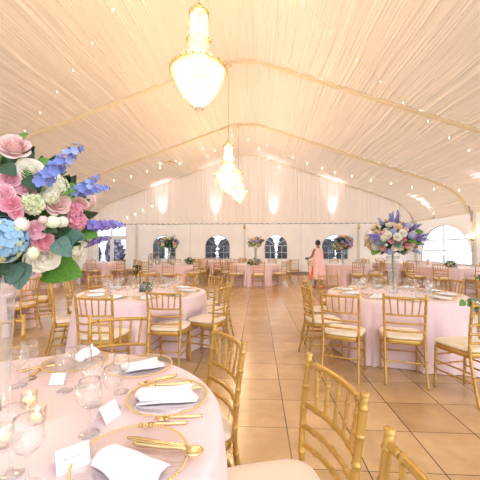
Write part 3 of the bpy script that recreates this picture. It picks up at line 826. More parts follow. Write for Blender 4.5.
napkin(PC[0] + .02, PC[1] - .02, math.radians(34), 'white folded napkin on the third plate from the bottom', GN, 2, 1.0)
o = napkin(PD[0] + .04, PD[1] + .03, math.radians(62), 'white napkin standing tilted at the far side of the foreground table', GN, 0, .62); o.rotation_euler = (math.radians(38), math.radians(-14), math.radians(62)); o.location.z += .030
cutlery('table_knife', 185, 448, 128, 439, 'gold knife along the top of the nearest plate', .017)
cutlery('table_spoon', 133, 445, 203, 456, 'gold spoon over the right rim of the nearest plate', .019)
cutlery('table_fork', 188, 424, 137, 428, 'gold fork between the two nearest plates, lower of the pair')
cutlery('table_fork', 204, 417, 152, 421, 'gold fork between the two nearest plates, upper of the pair')
cutlery('table_knife', 199, 388, 145, 394, 'gold knife on the plate at the right, beside its napkin', .017)
cutlery('table_spoon', 192, 384, 143, 389, 'gold spoon behind the knife on the plate at the right', .017)
cutlery('table_fork', 178, 376, 136, 387, 'gold fork between the second and third plates')
cutlery('table_knife', 30, 377, 54, 361, 'dark looking gold knife near the far left edge of the table')
cutlery('table_fork', 45, 368, 28, 371, 'gold fork near the far left edge behind the goblets')

def place_card(p, rz, label, writing=False, w=.088, h=.052):
    t = thing('place_card', label, 'place card', (p[0], p[1], ZT), rz, 'place cards on the foreground table')
    m1 = MB(); b = .032; th = .0006
    for s in (-1, 1):
        vs = [(-w / 2, s * b, 0), (w / 2, s * b, 0), (w / 2, 0, h), (-w / 2, 0, h)]
        vs += [(x, y + s * th, z + th) for x, y, z in vs]
        m1.add(vs, [(0, 1, 2, 3), (7, 6, 5, 4), (0, 4, 5, 1), (1, 5, 6, 2), (2, 6, 7, 3), (3, 7, 4, 0)])
    m1.build('card', M['card'], t, False)
    if writing:
        m1 = MB(); rr = random.Random(4); pts = []; L = []
        def pos(x, q): f = (.5 + q / h); return (x, -b * (1 - f) - .0014, h * f + .001)
        for wd, (xa, xb) in enumerate(((-.030, -.010), (-.004, .028))):
            pts = []; n = 34
            for i in range(n):
                f = i / (n - 1); a = f * 2 * PI * (3.5 if wd == 0 else 5.5)
                hh = .004 * (1.9 if i < 6 else (1 + .6 * math.sin(i * 2.3)))
                pts.append(pos(lerp(xa, xb, f) + .0022 * math.cos(a), hh * .5 * math.sin(a) + .002))
            m1.tube(pts, .00045, 5)
        m1.build('handwriting', M['ink'], t)
pc = on_z(72, 464, ZT); place_card((pc.x, pc.y), math.radians(42), 'white tented place card with handwriting, left of the nearest plate', True)
pc = on_z(107, 418, ZT); place_card((pc.x, pc.y), math.radians(75), 'white tented place card seen end-on, left of the right plate', False, .08)
pc = on_z(59, 382, ZT); place_card((pc.x, pc.y), math.radians(10), 'small white place card by the goblets near the far side', False, .065, .042)

# generic settings for the middle and far tables
def setting(T, angs, tname, gsuf, far=False, skipn=()):
    cx, cy, r = T
    for i, a in enumerate(angs):
        c, s = math.cos(a), math.sin(a); d = r - .24
        charger(cx + d * c, cy + d * s, 'beaded glass plate %s on the %s' % (PW[i], tname), 'plates on the ' + tname, RIMF)
        napkin(cx + (d) * c, cy + (d) * s, a + R.uniform(-.2, .2), 'white folded napkin %s on the %s' % (PW[i], tname), 'napkins on the ' + tname, i, 1.05)
        for q, (dd, da) in enumerate(((.42, .13), (.37, -.06), (.45, .30))):
            goblet(cx + (r - dd) * math.cos(a + da), cy + (r - dd) * math.sin(a + da), 'clear wine goblet among the cluster on the %s' % tname, GOB if q else GOB2, 'goblets on the ' + tname)
PW = ['nearest the aisle side', 'at far right', 'at far centre right', 'at far centre left', 'at far left', 'at the left', 'at near left', 'at near centre left', 'at near centre right', 'at near right']
setting(T2, [.1 + k * 2 * PI / 10 for k in range(10)], 'left middle table', '2')
setting(T3, [.25 + k * 2 * PI / 10 for k in range(10)], 'right middle table', '3')
for key in ('FL', 'BL', 'BC', 'BR', 'R', 'R2', 'B2'):
    cx, cy, r, _, ph = BT[key]
    for k in range(8):
        a = k * PI / 4 + .3; goblet(cx + (r - .3) * math.cos(a), cy + (r - .3) * math.sin(a), 'clear wine goblet on the ' + ph, GOBF, 'goblets on the ' + ph)
        if key not in ('B2', 'R2'):
            napkin(cx + (r - .16) * math.cos(a + .2), cy + (r - .16) * math.sin(a + .2), a, 'white napkin on the ' + ph, 'napkins on the ' + ph, k, 1)

# ------------------------------------------------------------------ flowers
def me_rose(m, seed=0, lay=5, gu=6, gv=6):
    """unit rose, radius 1, facing +Z"""
    rr = random.Random(seed); mb = MB()
    LR = [.14, .28, .44, .62, .82, 1.0]; LH = [.74, .74, .70, .60, .44, .20]; LN = [2, 3, 4, 5, 6, 6]; LW = [1.9, 1.35, 1.05, .86, .74, .74]
    for l in range(6):
        off = rr.random() * 6
        for k in range(LN[l]):
            th = off + 2 * PI * k / LN[l] + rr.uniform(-.12, .12); rl = LR[l] * rr.uniform(.94, 1.06); hl = LH[l] + rr.uniform(-.06, .06); wl = LW[l]
            def fn(u, v, th=th, rl=rl, hl=hl, wl=wl, l=l):
                a = 2 * u - 1; t = v * (1 - .20 * a * a)
                r = rl * (1 - (1 - t) ** 1.9) * (1 - .10 * a * a * (l < 3)); z = -.45 + (hl + .45) * t ** 1.25
                if t > .72:
                    q = (t - .72) / .28; r += (.02 + .03 * l) * q * q; z -= (.01 + .03 * l) * q * q
                w = th + a * wl * (.55 + .45 * t) + .1 * l * t; r += .03 * a
                return (r * math.cos(w), r * math.sin(w), z)
            mb.grid(fn, gu, gv)
    mb.lathe([(.001, -.5), (.3, -.42), (.5, -.15), (.36, .12), (.12, .5), (.06, .62), (.001, .66)], 10)
    return mb.mesh('rose', m)
def petal_floret(mb, c, n, r, np=5, mi=0, cup=.25, roll=0, gu=2):
    M4 = aim(c, n, roll); vs0 = len(mb.v)
    for k in range(np):
        w = 2 * PI * k / np; wd = (.62 if np == 4 else .46) * r
        d = Vector((math.cos(w), math.sin(w), 0)); s = Vector((-d.y, d.x, 0))
        pts = [Vector((0, 0, 0)), d * r * .5 - s * wd + Vector((0, 0, cup * r * .5)), d * r * .62 + Vector((0, 0, cup * r * .28)), d * r * .5 + s * wd + Vector((0, 0, cup * r * .5)), d * r * .92 - s * wd * .62 + Vector((0, 0, cup * r)), d * r + Vector((0, 0, cup * r * .8)), d * r * .92 + s * wd * .62 + Vector((0, 0, cup * r))]
        mb.add(pts, [(0, 1, 2), (0, 2, 3), (1, 4, 5, 2), (2, 5, 6, 3)], mi)
    mb.tf(vs0, M4)
def me_hyd(mats, seed=0, n=150, r=.165):
    rr = random.Random(seed); mb = MB()
    for i in range(n):
        z = 1 - 1.55 * (i + .5) / n; a = i * 2.39996; q = math.sqrt(max(0, 1 - z * z)); d = Vector((q * math.cos(a), q * math.sin(a), z)) + Vector((rr.uniform(-.08, .08), rr.uniform(-.08, .08), rr.uniform(-.08, .08)))
        petal_floret(mb, d * rr.uniform(.88, 1.0), d, r * rr.uniform(.85, 1.15), 4, rr.choices(range(len(mats)), [5, 2, 1][:len(mats)])[0], .12, rr.random() * 6)
    mb.sphere((0, 0, -.05), .82, 10, 8, len(mats) - 1)
    return mb.mesh('hydrangea', mats)
def me_spike(mats, seed=0, L=6.0, n=26, r=.66):
    """delphinium spike along +Z, length L in units of a floret diameter"""
    rr = random.Random(seed); mb = MB(); mb.tube([(0, 0, -2), (0, 0, L * .5), (0, 0, L)], [.08, .07, .03], 6, len(mats) - 1)
    for i in range(n):
        f = i / n; z = L * (.02 + .98 * f); a = i * 2.4 + rr.uniform(-.3, .3); rad = .55 * (1 - .45 * f); s = r * (1 - .5 * f ** 2)
        d = Vector((math.cos(a), math.sin(a), .35 + .7 * f)); c = Vector((rad * math.cos(a), rad * math.sin(a), z))
        petal_floret(mb, c, d, s, 5, 0 if rr.random() < .75 else 1, .3, rr.random() * 6)
    return mb.mesh('delphinium', mats)
def me_carn(m, seed=0):
    rr = random.Random(seed); mb = MB()
    for i in range(34):
        z = 1 - 1.1 * (i + .5) / 34; a = i * 2.39996; q = math.sqrt(max(0, 1 - z * z)); d = Vector((q * math.cos(a), q * math.sin(a), z))
        petal_floret(mb, d * .55, d + Vector((rr.uniform(-.3, .3), rr.uniform(-.3, .3), 0)), .5 * rr.uniform(.8, 1.1), 4, 0, .5, rr.random() * 6)
    mb.lathe([(.001, -.7), (.25, -.5), (.5, 0), (.3, .3)], 8); return mb.mesh('carnation', m)
def me_bud(m, seed=0):
    mb = MB(); mb.lathe([(.001, -1), (.45, -.85), (.78, -.35), (.80, .1), (.6, .6), (.3, .9), (.001, 1)], 12)
    for k in range(5):
        w = k * 1.256
        def fn(u, v, w=w):
            a = 2 * u - 1; t = v; r = .82 * math.sin(PI * (.12 + .72 * t)) + .06; an = w + a * .72 * (1 - .3 * t) + t * .5; return (r * math.cos(an), r * math.sin(an), -.95 + 1.95 * t * (1 - .1 * a * a))
        mb.grid(fn, 4, 5)
    return mb.mesh('bud', m)
def me_leaf(m, w=.42, bend=.25, round_=False):
    mb = MB()
    def fn(u, v):
        a = 2 * u - 1; t = v
        ww = w * (math.sin(PI * min(1, t ** (.55 if round_ else .75))) ** (.6 if round_ else .9)); 
        return (a * ww, t, bend * (t - t * t * 1.6) - .12 * abs(a) * ww * -1 + .02 * math.sin(9 * t) * abs(a))
    mb.grid(fn, 6, 10); mb.tube([(0, -.15, -.02), (0, .4, .02 + bend * .1), (0, .95, bend * -.45 + .02)], [.018, .014, .004], 5); return mb.mesh('leaf', m)
FL = {}
for k in ('blush', 'pink', 'ivory', 'peach'):
    FL['rose_' + k] = [me_rose(M[k], s) for s in (1, 2, 3)]
FL['rose_lime'] = [me_rose(M['limewhite'], 4)]
FL['hyd'] = [me_hyd([M['hyd_blue'], M['hyd_green'], M['hyd_blue']], 1)]
FL['whyd'] = [me_hyd([M['ivory'], M['limewhite'], M['hyd_green']], 2)]
FL['lhyd'] = [me_hyd([M['lilac'], M['hyd_blue'], M['lilac']], 3, 70, .25)]
FL['spike'] = [me_spike([M['blue'], M['ltblue'], M['stem']], s) for s in (1, 2)]
FL['vspike'] = [me_spike([M['violet'], M['blue'], M['stem']], s) for s in (3, 4)]
FL['wspike'] = [me_spike([M['ivory'], M['limewhite'], M['stem']], 5)]
FL['rose_pink'] = [me_rose(M['pink'], 1), me_rose(M['pink2'], 2), me_rose(M['pink'], 3), me_rose(M['pink2'], 5)]
FL['carn'] = [me_carn(M['pink'], 1)]; FL['lcarn'] = [me_carn(M['limewhite'], 2)]
FL['bud'] = [me_bud(M['ivory'])]; FL['lbud'] = [me_bud(M['limewhite'])]; FL['pbud'] = [me_bud(M['blush'])]
FL['leaf'] = [me_leaf(M['leaf'])]; FL['dleaf'] = [me_leaf(M['leaf_dark'], .4)]; FL['eleaf'] = [me_leaf(M['euca'], .40, .12, True)]; FL['bleaf'] = [me_leaf(M['leaf'], .46, .2, True)]
NM = {'hyd': ('hydrangea', 'blue hydrangea head'), 'whyd': ('hydrangea', 'white hydrangea head'), 'lhyd': ('hydrangea', 'lilac hydrangea head'), 'spike': ('delphinium', 'blue delphinium spike'), 'vspike': ('delphinium', 'violet delphinium spike'), 'wspike': ('stock_flower', 'white flower spike'),
      'carn': ('carnation', 'pink carnation'), 'lcarn': ('carnation', 'frilly lime white bloom'), 'bud': ('flower_bud', 'white bud'), 'lbud': ('flower_bud', 'greenish white bud'), 'pbud': ('flower_bud', 'pale pink bud'), 'leaf': ('leaf', 'green leaf'), 'dleaf': ('leaf', 'dark green leaf'), 'eleaf': ('eucalyptus_leaf', 'grey green eucalyptus leaf'), 'bleaf': ('leaf', 'broad green leaf'),
      'rose_blush': ('rose', 'blush pink rose'), 'rose_pink': ('rose', 'bright pink rose'), 'rose_ivory': ('rose', 'ivory rose'), 'rose_peach': ('rose', 'cream peach rose'), 'rose_lime': ('rose', 'lime white bloom')}
FR = random.Random(11)
def bloom(t, kind, p, d, s, roll=None):
    me = FR.choice(FL[kind]); nm, lb = NM[kind]; roll = FR.random() * 6 if roll is None else roll
    if kind.endswith('leaf'):
        y = Vector(d).normalized(); up = Vector((0, -.5, .8)) if roll is None else Vector((math.sin(roll) * .6, -.8, math.cos(roll) * .6))
        x = y.cross(up).normalized(); z = x.cross(y); Mx = Matrix((x, y, z)).transposed().to_4x4(); Mx = Matrix.Translation(p) @ Mx @ Matrix.Scale(s, 4)
    else: Mx = aim(p, d, roll) @ Matrix.Scale(s, 4)
    o = link(nm, me, t, Mx); o['label'] = lb; return o
def foliage(t, rx, rz, n, L, mats, seed=0, zc=0):
    rr = random.Random(seed); mb = MB()
    for i in range(n):
        z = 1 - 1.9 * (i + .5) / n; a = i * 2.39996; q = math.sqrt(max(0, 1 - z * z)); d = Vector((q * math.cos(a), q * math.sin(a), z))
        c = Vector((d.x * rx, d.y * rx, zc + d.z * rz)); dd = (d + Vector((rr.uniform(-.6, .6), rr.uniform(-.6, .6), rr.uniform(-.6, .6)))).normalized(); s0 = len(mb.v)
        def fn(u, v): a_ = 2 * u - 1; return (a_ * .3 * math.sin(PI * v ** .8), v - .3, .2 * v * v + .1 * abs(a_))
        mb.grid(fn, 2, 4, rr.randrange(len(mats)))
        y = dd; x = y.orthogonal().normalized(); x.rotate(Matrix.Rotation(rr.random() * 6, 3, y)); zz = x.cross(y)
        mb.tf(s0, Matrix.Translation(c) @ Matrix((x, y, zz)).transposed().to_4x4() @ Matrix.Scale(L * rr.uniform(.7, 1.3), 4))
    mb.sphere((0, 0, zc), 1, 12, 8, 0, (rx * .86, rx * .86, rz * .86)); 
    o = mb.build('foliage', mats, t); o['kind'] = 'stuff'; return o
def stems(t, z0, z1, r, n=9):
    mb = MB()
    for k in range(n):
        w = k * 2.4; mb.tube([(r * .8 * math.cos(w), r * .8 * math.sin(w), z0), (r * .4 * math.cos(w + 2), r * .4 * math.sin(w + 2), (z0 + z1) / 2), (r * .6 * math.cos(w + 3), r * .6 * math.sin(w + 3), z1)], .004, 5)
    mb.build('stems', M['stem'], t)
def vase(x, y, label, rb=.062, rt=.088, h=.53, base=ZT):
    mb = MB(); mb.lathe([(.001, .004), (rb, .004), (rb + .003, .01), (rb, .03), (rb + .002, .12), (lerp(rb, rt, .35), h * .55), (lerp(rb, rt, .7), h * .85), (rt + .006, h), (rt + .003, h)], 32)
    o = mb.build('glass_vase', M['vase_glass']); o.location = (x, y, base); return tag(o, label, 'vase', 'tall glass vases')

# -- foreground bouquet: blooms on a dome round the vase mouth
AC = Vector((T1[0], T1[1], 1.52)); ARX, ARZ = .36, .30
vase(T1[0], T1[1], 'tall clear glass vase at the left edge carrying the foreground bouquet', .047, .066)
fb = thing('flower_arrangement', 'large foreground bouquet of pink and white roses, blue hydrangea and delphinium', 'flowers', AC, 0, 'tall flower arrangements')
def dome(u, v, k=1.0):
    """point of the dome seen at (u, v): front of the ellipsoid, or its silhouette"""
    r = ray(u, v).normalized(); o = Vector((0, 0, CAMH)); S = Vector((1 / (ARX * k), 1 / (ARX * k), 1 / (ARZ * k)))
    a = Vector([(o - AC)[i] * S[i] for i in range(3)]); b = Vector([r[i] * S[i] for i in range(3)])
    A = b.dot(b); B = 2 * a.dot(b); C = a.dot(a) - 1; D = B * B - 4 * A * C
    t = (-B - math.sqrt(D)) / (2 * A) if D > 0 else -B / (2 * A)
    return o + r * t
def fput(kind, u, v, px, k=1.0, d=None, roll=None, push=0.0):
    p = dome(u, v, k); dep = (p - Vector((0, 0, CAMH))).dot(FW); n = (p - AC); n = Vector((n.x / ARX ** 2, n.y / ARX ** 2, n.z / ARZ ** 2)).normalized()
    if d is not None:
        dd = RT * d[0] - UP * d[1] - FW * (d[2] if len(d) > 2 else .2)
    else: dd = n * .75 - FW * .35 + Vector((0, 0, .1))
    p = p + FW * push
    bloom(fb, kind, p - AC, dd, px * dep / FPX, roll)
for a in [('rose_blush', 14, 147, 14, 1.06), ('rose_ivory', 31, 171, 13, 1.0), ('rose_pink', 10, 179, 8.6), ('rose_pink', 26, 188, 8.4), ('rose_pink', 4, 193, 8.5), ('rose_pink', 11, 204, 9), ('rose_pink', 16, 213, 6),
          ('lcarn', 33, 204, 12), ('whyd', 55, 186, 12.5), ('rose_blush', 57, 203, 11.5), ('carn', 74, 210, 9), ('carn', 77, 221, 10), ('hyd', 3, 240, 23), ('rose_pink', 35, 230, 8.8), ('rose_pink', 43, 242, 9.5), ('rose_ivory', 43, 257, 15), ('rose_ivory', 85, 226, 7)]: fput(*a)
fput('bud', 21, 225, 8, 1.04, (.5, -.6)); fput('pbud', 43, 220, 5, 1.04, (.8, -.3)); fput('lbud', 53, 222, 7.5, 1.05, (-.9, .1)); fput('bud', 62, 222, 6.5, 1.04, (.6, -.4)); fput('lbud', 33, 253, 6.5, 1.14, (.2, -.7)); fput('rose_blush', 81, 203, 7, 1.0, (.6, -.6, .5))
fput('spike', 40, 183, 9.6, 1.12, (.76, -.64, .1)); fput('spike', 72, 192, 6.6, 1.06, (.97, -.10, .1)); fput('vspike', 88, 226, 6.4, 1.06, (1, -.04, .1)); fput('spike', 74, 192, 5.2, 1.02, (.80, -.5, .0)); fput('vspike', 84, 244, 4.4, 1.0, (.9, -.25, -.2)); fput('whyd', 50, 196, 9, 1.02)
for a in [('bleaf', 8, 141, 18, 1.08, (.75, -.55), .3, .03), ('leaf', 22, 160, 24, 1.0, (.95, .15), .6, .05), ('leaf', 14, 172, 20, 1.0, (.8, .5), -.4, .02), ('dleaf', 2, 165, 20, 1.04, (.8, .5), .3), ('dleaf', 26, 177, 22, 1.02, (.8, .6), .4), ('leaf', 60, 192, 18, 1.0, (.95, -.1), .2), ('leaf', 64, 186, 18, 1.0, (.9, .5), .8),
          ('bleaf', 32, 270, 40, .98, (.97, .15, .1), .2, .07), ('bleaf', 46, 268, 24, .98, (.8, .5, .1), .5, .07), ('eleaf', 62, 246, 24, 1.08, (.9, -.45), .2), ('eleaf', 56, 240, 24, 1.08, (.75, .7), -.2), ('eleaf', 66, 236, 22, 1.05, (.9, .1), .5), ('eleaf', 24, 262, 28, 1.02, (-.1, 1), .2), ('eleaf', 18, 264, 22, 1.02, (-.3, 1), .5), ('dleaf', -4, 262, 20, .98, (.6, .5), .5),
          ('dleaf', 42, 226, 18, .97, (.9, .3), .4), ('dleaf', 60, 230, 18, .97, (.8, .5), .3), ('dleaf', 26, 218, 22, 1.0, (-.6, .6), .2), ('leaf', 80, 232, 20, 1.0, (.95, .2), .3)]: fput(*a)
for u, v, s in ((89, 239, 3), (84, 244, 3.4), (91, 245, 2.6), (86, 236, 2.6), (94, 241, 2.4), (80, 240, 3)): fput('lbud', u, v, s, 1.03, (.7, -.3))
# the sides of the dome turned away from the camera
for i, kd in enumerate(('rose_blush', 'whyd', 'rose_pink', 'rose_ivory', 'lhyd', 'rose_peach', 'carn', 'rose_blush', 'hyd', 'rose_ivory', 'rose_pink', 'whyd', 'rose_lime', 'rose_blush', 'rose_ivory', 'rose_pink', 'whyd', 'rose_peach')):
    w = math.radians(62 + i * 13.5 + (i % 2) * 4); zz = (.1, -.12, .2, .0, -.2, .24)[i % 6] * 1.0
    q = math.sqrt(max(.1, 1 - (zz / ARZ) ** 2)); p = Vector((ARX * q * math.cos(w), ARX * q * math.sin(w), zz)); bloom(fb, kd, p, p, .05 if 'hyd' not in kd else .075)
for i in range(5):
    w = i * .5 + 2.1; p = Vector((.24 * math.cos(w), .24 * math.sin(w), ARZ * .70)); bloom(fb, ('rose_blush', 'rose_ivory', 'whyd', 'rose_pink', 'rose_peach')[i], p, p, .055)
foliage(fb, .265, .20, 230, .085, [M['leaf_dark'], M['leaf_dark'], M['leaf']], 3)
stems(fb, -.70, -.18, .03, 4)

# -- bouquet on the right middle table and smaller ones at the back
def bouquet(loc, rx, rz, n, spec, spikes, label, seed, fs=1.0, vz=None, leaves=10):
    t = thing('flower_arrangement', label, 'flowers', loc, 0, 'tall flower arrangements'); rr = random.Random(seed)
    for i in range(n):
        z = 1 - 1.72 * (i + .5) / n; a = i * 2.39996 + seed; q = math.sqrt(max(0, 1 - z * z)); d = Vector((q * math.cos(a), q * math.sin(a), z))
        k = rr.choices([s[0] for s in spec], [s[1] for s in spec])[0]; s = next(s[2] for s in spec if s[0] == k) * fs * rr.uniform(.85, 1.15)
        p = Vector((d.x * rx, d.y * rx, d.z * rz)) * rr.uniform(.82, 1.05); bloom(t, k, p, d + Vector((0, 0, .15)), s)
    for (k, x, y, z, dx, dy, dz, s) in spikes: bloom(t, k, (x * rx, y * rx, z * rz), (dx, dy, dz), s * fs)
    for i in range(leaves):
        a = i * 2 * PI / leaves + seed; z = rr.uniform(-.75, .6); q = math.sqrt(1 - z * z); d = Vector((math.cos(a) * q, math.sin(a) * q, z))
        bloom(t, rr.choice(('leaf', 'dleaf', 'eleaf', 'bleaf')), Vector((d.x * rx, d.y * rx, d.z * rz)) * .9, d + Vector((0, 0, -.2)), rr.uniform(.10, .16) * fs, rr.uniform(-.8, .8))
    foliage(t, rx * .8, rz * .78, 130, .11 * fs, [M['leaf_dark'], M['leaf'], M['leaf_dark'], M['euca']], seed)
    return t
SPEC = [('rose_peach', 3, .060), ('rose_ivory', 4, .056), ('rose_pink', 4, .046), ('rose_blush', 3, .055), ('whyd', 2, .078), ('lhyd', 2, .06), ('rose_lime', 1, .05), ('vspike', 1, .018), ('bud', 1, .03)]
SPK = [('vspike', -0.75, -0.5, 0.1, -1, -0.2, 0.12, 0.0375), ('vspike', -0.7, -0.6, 0.0, -1, -0.25, 0.0, 0.0325), ('spike', -0.12, -0.2, 0.8, -0.2, -0.1, 1, 0.0325), ('vspike', 0.06, -0.3, 0.85, 0.06, -0.1, 1, 0.0375), ('spike', 0.0, 0.1, 0.9, 0.1, -0.1, 1, 0.0325), ('spike', -0.4, -0.1, 0.7, -0.55, -0.1, 0.8, 0.03), ('spike', 0.65, -0.3, 0.45, 0.8, -0.2, 0.55, 0.03), ('vspike', 0.45, -0.75, -0.02, 0.75, -0.6, 0.3, 0.04), ('vspike', 0.55, -0.7, -0.1, 0.9, -0.5, 0.1, 0.035), ('spike', 0.7, -0.4, -0.25, 1, -0.2, -0.15, 0.0275), ('wspike', 0.25, 0.0, 0.85, 0.4, -0.1, 1, 0.0325), ('wspike', 0.55, 0.1, 0.6, 0.6, 0, 0.8, 0.0325), ('spike', 0.55, -0.5, -0.45, 0.6, -0.3, -0.6, 0.0275), ('wspike', -0.6, -0.3, -0.4, -0.8, -0.2, -0.1, 0.025)]
vase(T3[0], T3[1], 'tall clear glass vase under the large bouquet on the right middle table', .06, .085, .52)
b3 = bouquet((T3[0], T3[1], 1.53), .34, .26, 110, SPEC, SPK, 'large mixed bouquet on the tall vase at right, violet spikes and cream roses', 5, .82, leaves=12)
stems(b3, -.72, -.15, .02, 3)
def far_bouquet(x, y, z, rx, rz, seed, label, vlabel, base=ZT):
    SP = [('rose_ivory', 4, .085), ('rose_blush', 3, .08), ('rose_peach', 3, .085), ('rose_pink', 1, .065), ('lhyd', 2, .08), ('spike', 1, .028)]
    b = bouquet((x, y, z), rx, rz, 30, SP, [('vspike', .6, -.3, .3, 1, 0, .4, .030), ('spike', -.6, -.2, .4, -1, 0, .5, .030), ('spike', .5, 0, .6, .7, 0, .8, .028), ('spike', -.7, 0, .0, -1, 0, .1, .026)], label, seed, 1.0, leaves=14)
    h = z - rz * .6 - base; vase(x, y, vlabel, .05, .08, h, base); stems(b, base + .03 - z, -rz * .5, .035, 6)
far_bouquet(-3.55, 12.4, 1.62, .36, .24, 8, 'peach and blush bouquet on the back table before the first arched window', 'clear vase under the peach bouquet at back left')
far_bouquet(-.08, 12.45, 1.62, .24, .19, 9, 'small blush bouquet at back centre, left of the gridded window', 'clear vase under the small bouquet at back centre')
far_bouquet(3.32, 12.5, 1.60, .37, .27, 10, 'spreading cream bouquet on the back table right of the woman in pink', 'clear vase under the cream bouquet right of the woman')
bouquet((-.12, 11.75, .88), .20, .10, 16, [('rose_ivory', 3, .06), ('rose_blush', 2, .06), ('lhyd', 1, .06)], [], 'low cream and green bouquet on the back centre tablecloth', 12, 1.0, leaves=12)
bouquet((-2.62, 12.0, .90), .12, .11, 10, [('rose_ivory', 3, .05), ('rose_blush', 2, .05)], [('spike', -.4, 0, .5, -.4, 0, 1, .022), ('spike', .4, 0, .5, .5, 0, 1, .022)], 'small leafy bouquet right of the lantern table', 13, .8, leaves=6)
bouquet((T2[0] + .02, T2[1] + .05, .82), .07, .05, 9, [('lhyd', 2, .03), ('rose_ivory', 3, .03)], [], 'low lilac and cream posy among the goblets on left middle table', 14, .6, leaves=6)
bouquet((6.35, 10.75, .86), .15, .09, 16, [('rose_ivory', 3, .05), ('rose_lime', 2, .05), ('lhyd', 1, .05)], [], 'low pale posy on the table before the arched window', 15, .8, leaves=4)

# glass lanterns on the back left table
for x, w in ((-4.12, 'leftmost'), (-3.86, 'middle'), (-3.26, 'rightmost')):
    t = thing('glass_lantern', 'dark framed glass lantern, %s of three on the back table' % w, 'lantern', (x, 12.0, ZT), 0, 'lanterns on the back table')
    m1 = MB(); m1.lathe([(.001, .0), (.09, 0), (.09, .02), (.001, .02)], 12); m1.build('base', M['black'], t)
    m1 = MB(); m1.lathe([(.06, .02), (.085, .12), (.085, .28), (.065, .34)], 16); m1.build('glass_chimney', M['vase_glass'], t)
    m1 = MB()
    for k in range(4): w2 = k * PI / 2 + .5; m1.tube([(.092 * math.cos(w2), .092 * math.sin(w2), .01), (.092 * math.cos(w2), .092 * math.sin(w2), .34), (.02 * math.cos(w2), .02 * math.sin(w2), .42)], .008, 5)
    m1.build('cage', M['black'], t)
    m1 = MB(); m1.lathe([(.001, .02), (.035, .02), (.035, .16), (.001, .165)], 12); m1.build('candle', M['wax'], t)

# sprigs of greenery tied to chair backs
def sprig(loc, rz, n, label, seed, s=.07):
    t = thing('greenery_sprig', label, 'greenery', loc, rz, 'greenery sprigs on chairs'); rr = random.Random(seed)
    m1 = MB(); m1.tube([(-.10, 0, .03), (-.03, -.01, .01), (.05, 0, -.02), (.12, .0, -.10)], .004, 6); m1.build('twig', M['stem'], t)
    for i in range(n):
        f = i / n; p = Vector((lerp(-.10, .12, f), rr.uniform(-.015, .015), .03 - .13 * f * f)); bloom(t, rr.choice(('leaf', 'eleaf', 'leaf')), p, (rr.uniform(-1, 1), rr.uniform(-.4, .2), rr.uniform(-.8, .8)), s * rr.uniform(.7, 1.2), rr.uniform(-.8, .8))
    bloom(t, 'rose_ivory', (0, -.03, .0), (0, -1, .2), .022); bloom(t, 'bud', (.04, -.03, -.03), (.2, -1, .1), .014)
    m1 = MB(); m1.box(-.02, 0, -.03, -.018, -.075, -.045); m1.build('ribbon', mat('blue_ribbon', (.05, .25, .6), .5), t, False)
sprig((1.95, 2.965, .90), .3, 16, 'greenery sprig with blue ribbon on the right edge chair back', 2)
sprig((3.90, 5.63, .84), -1.2, 16, 'greenery sprig on the farther chair at the right edge', 3, .08)

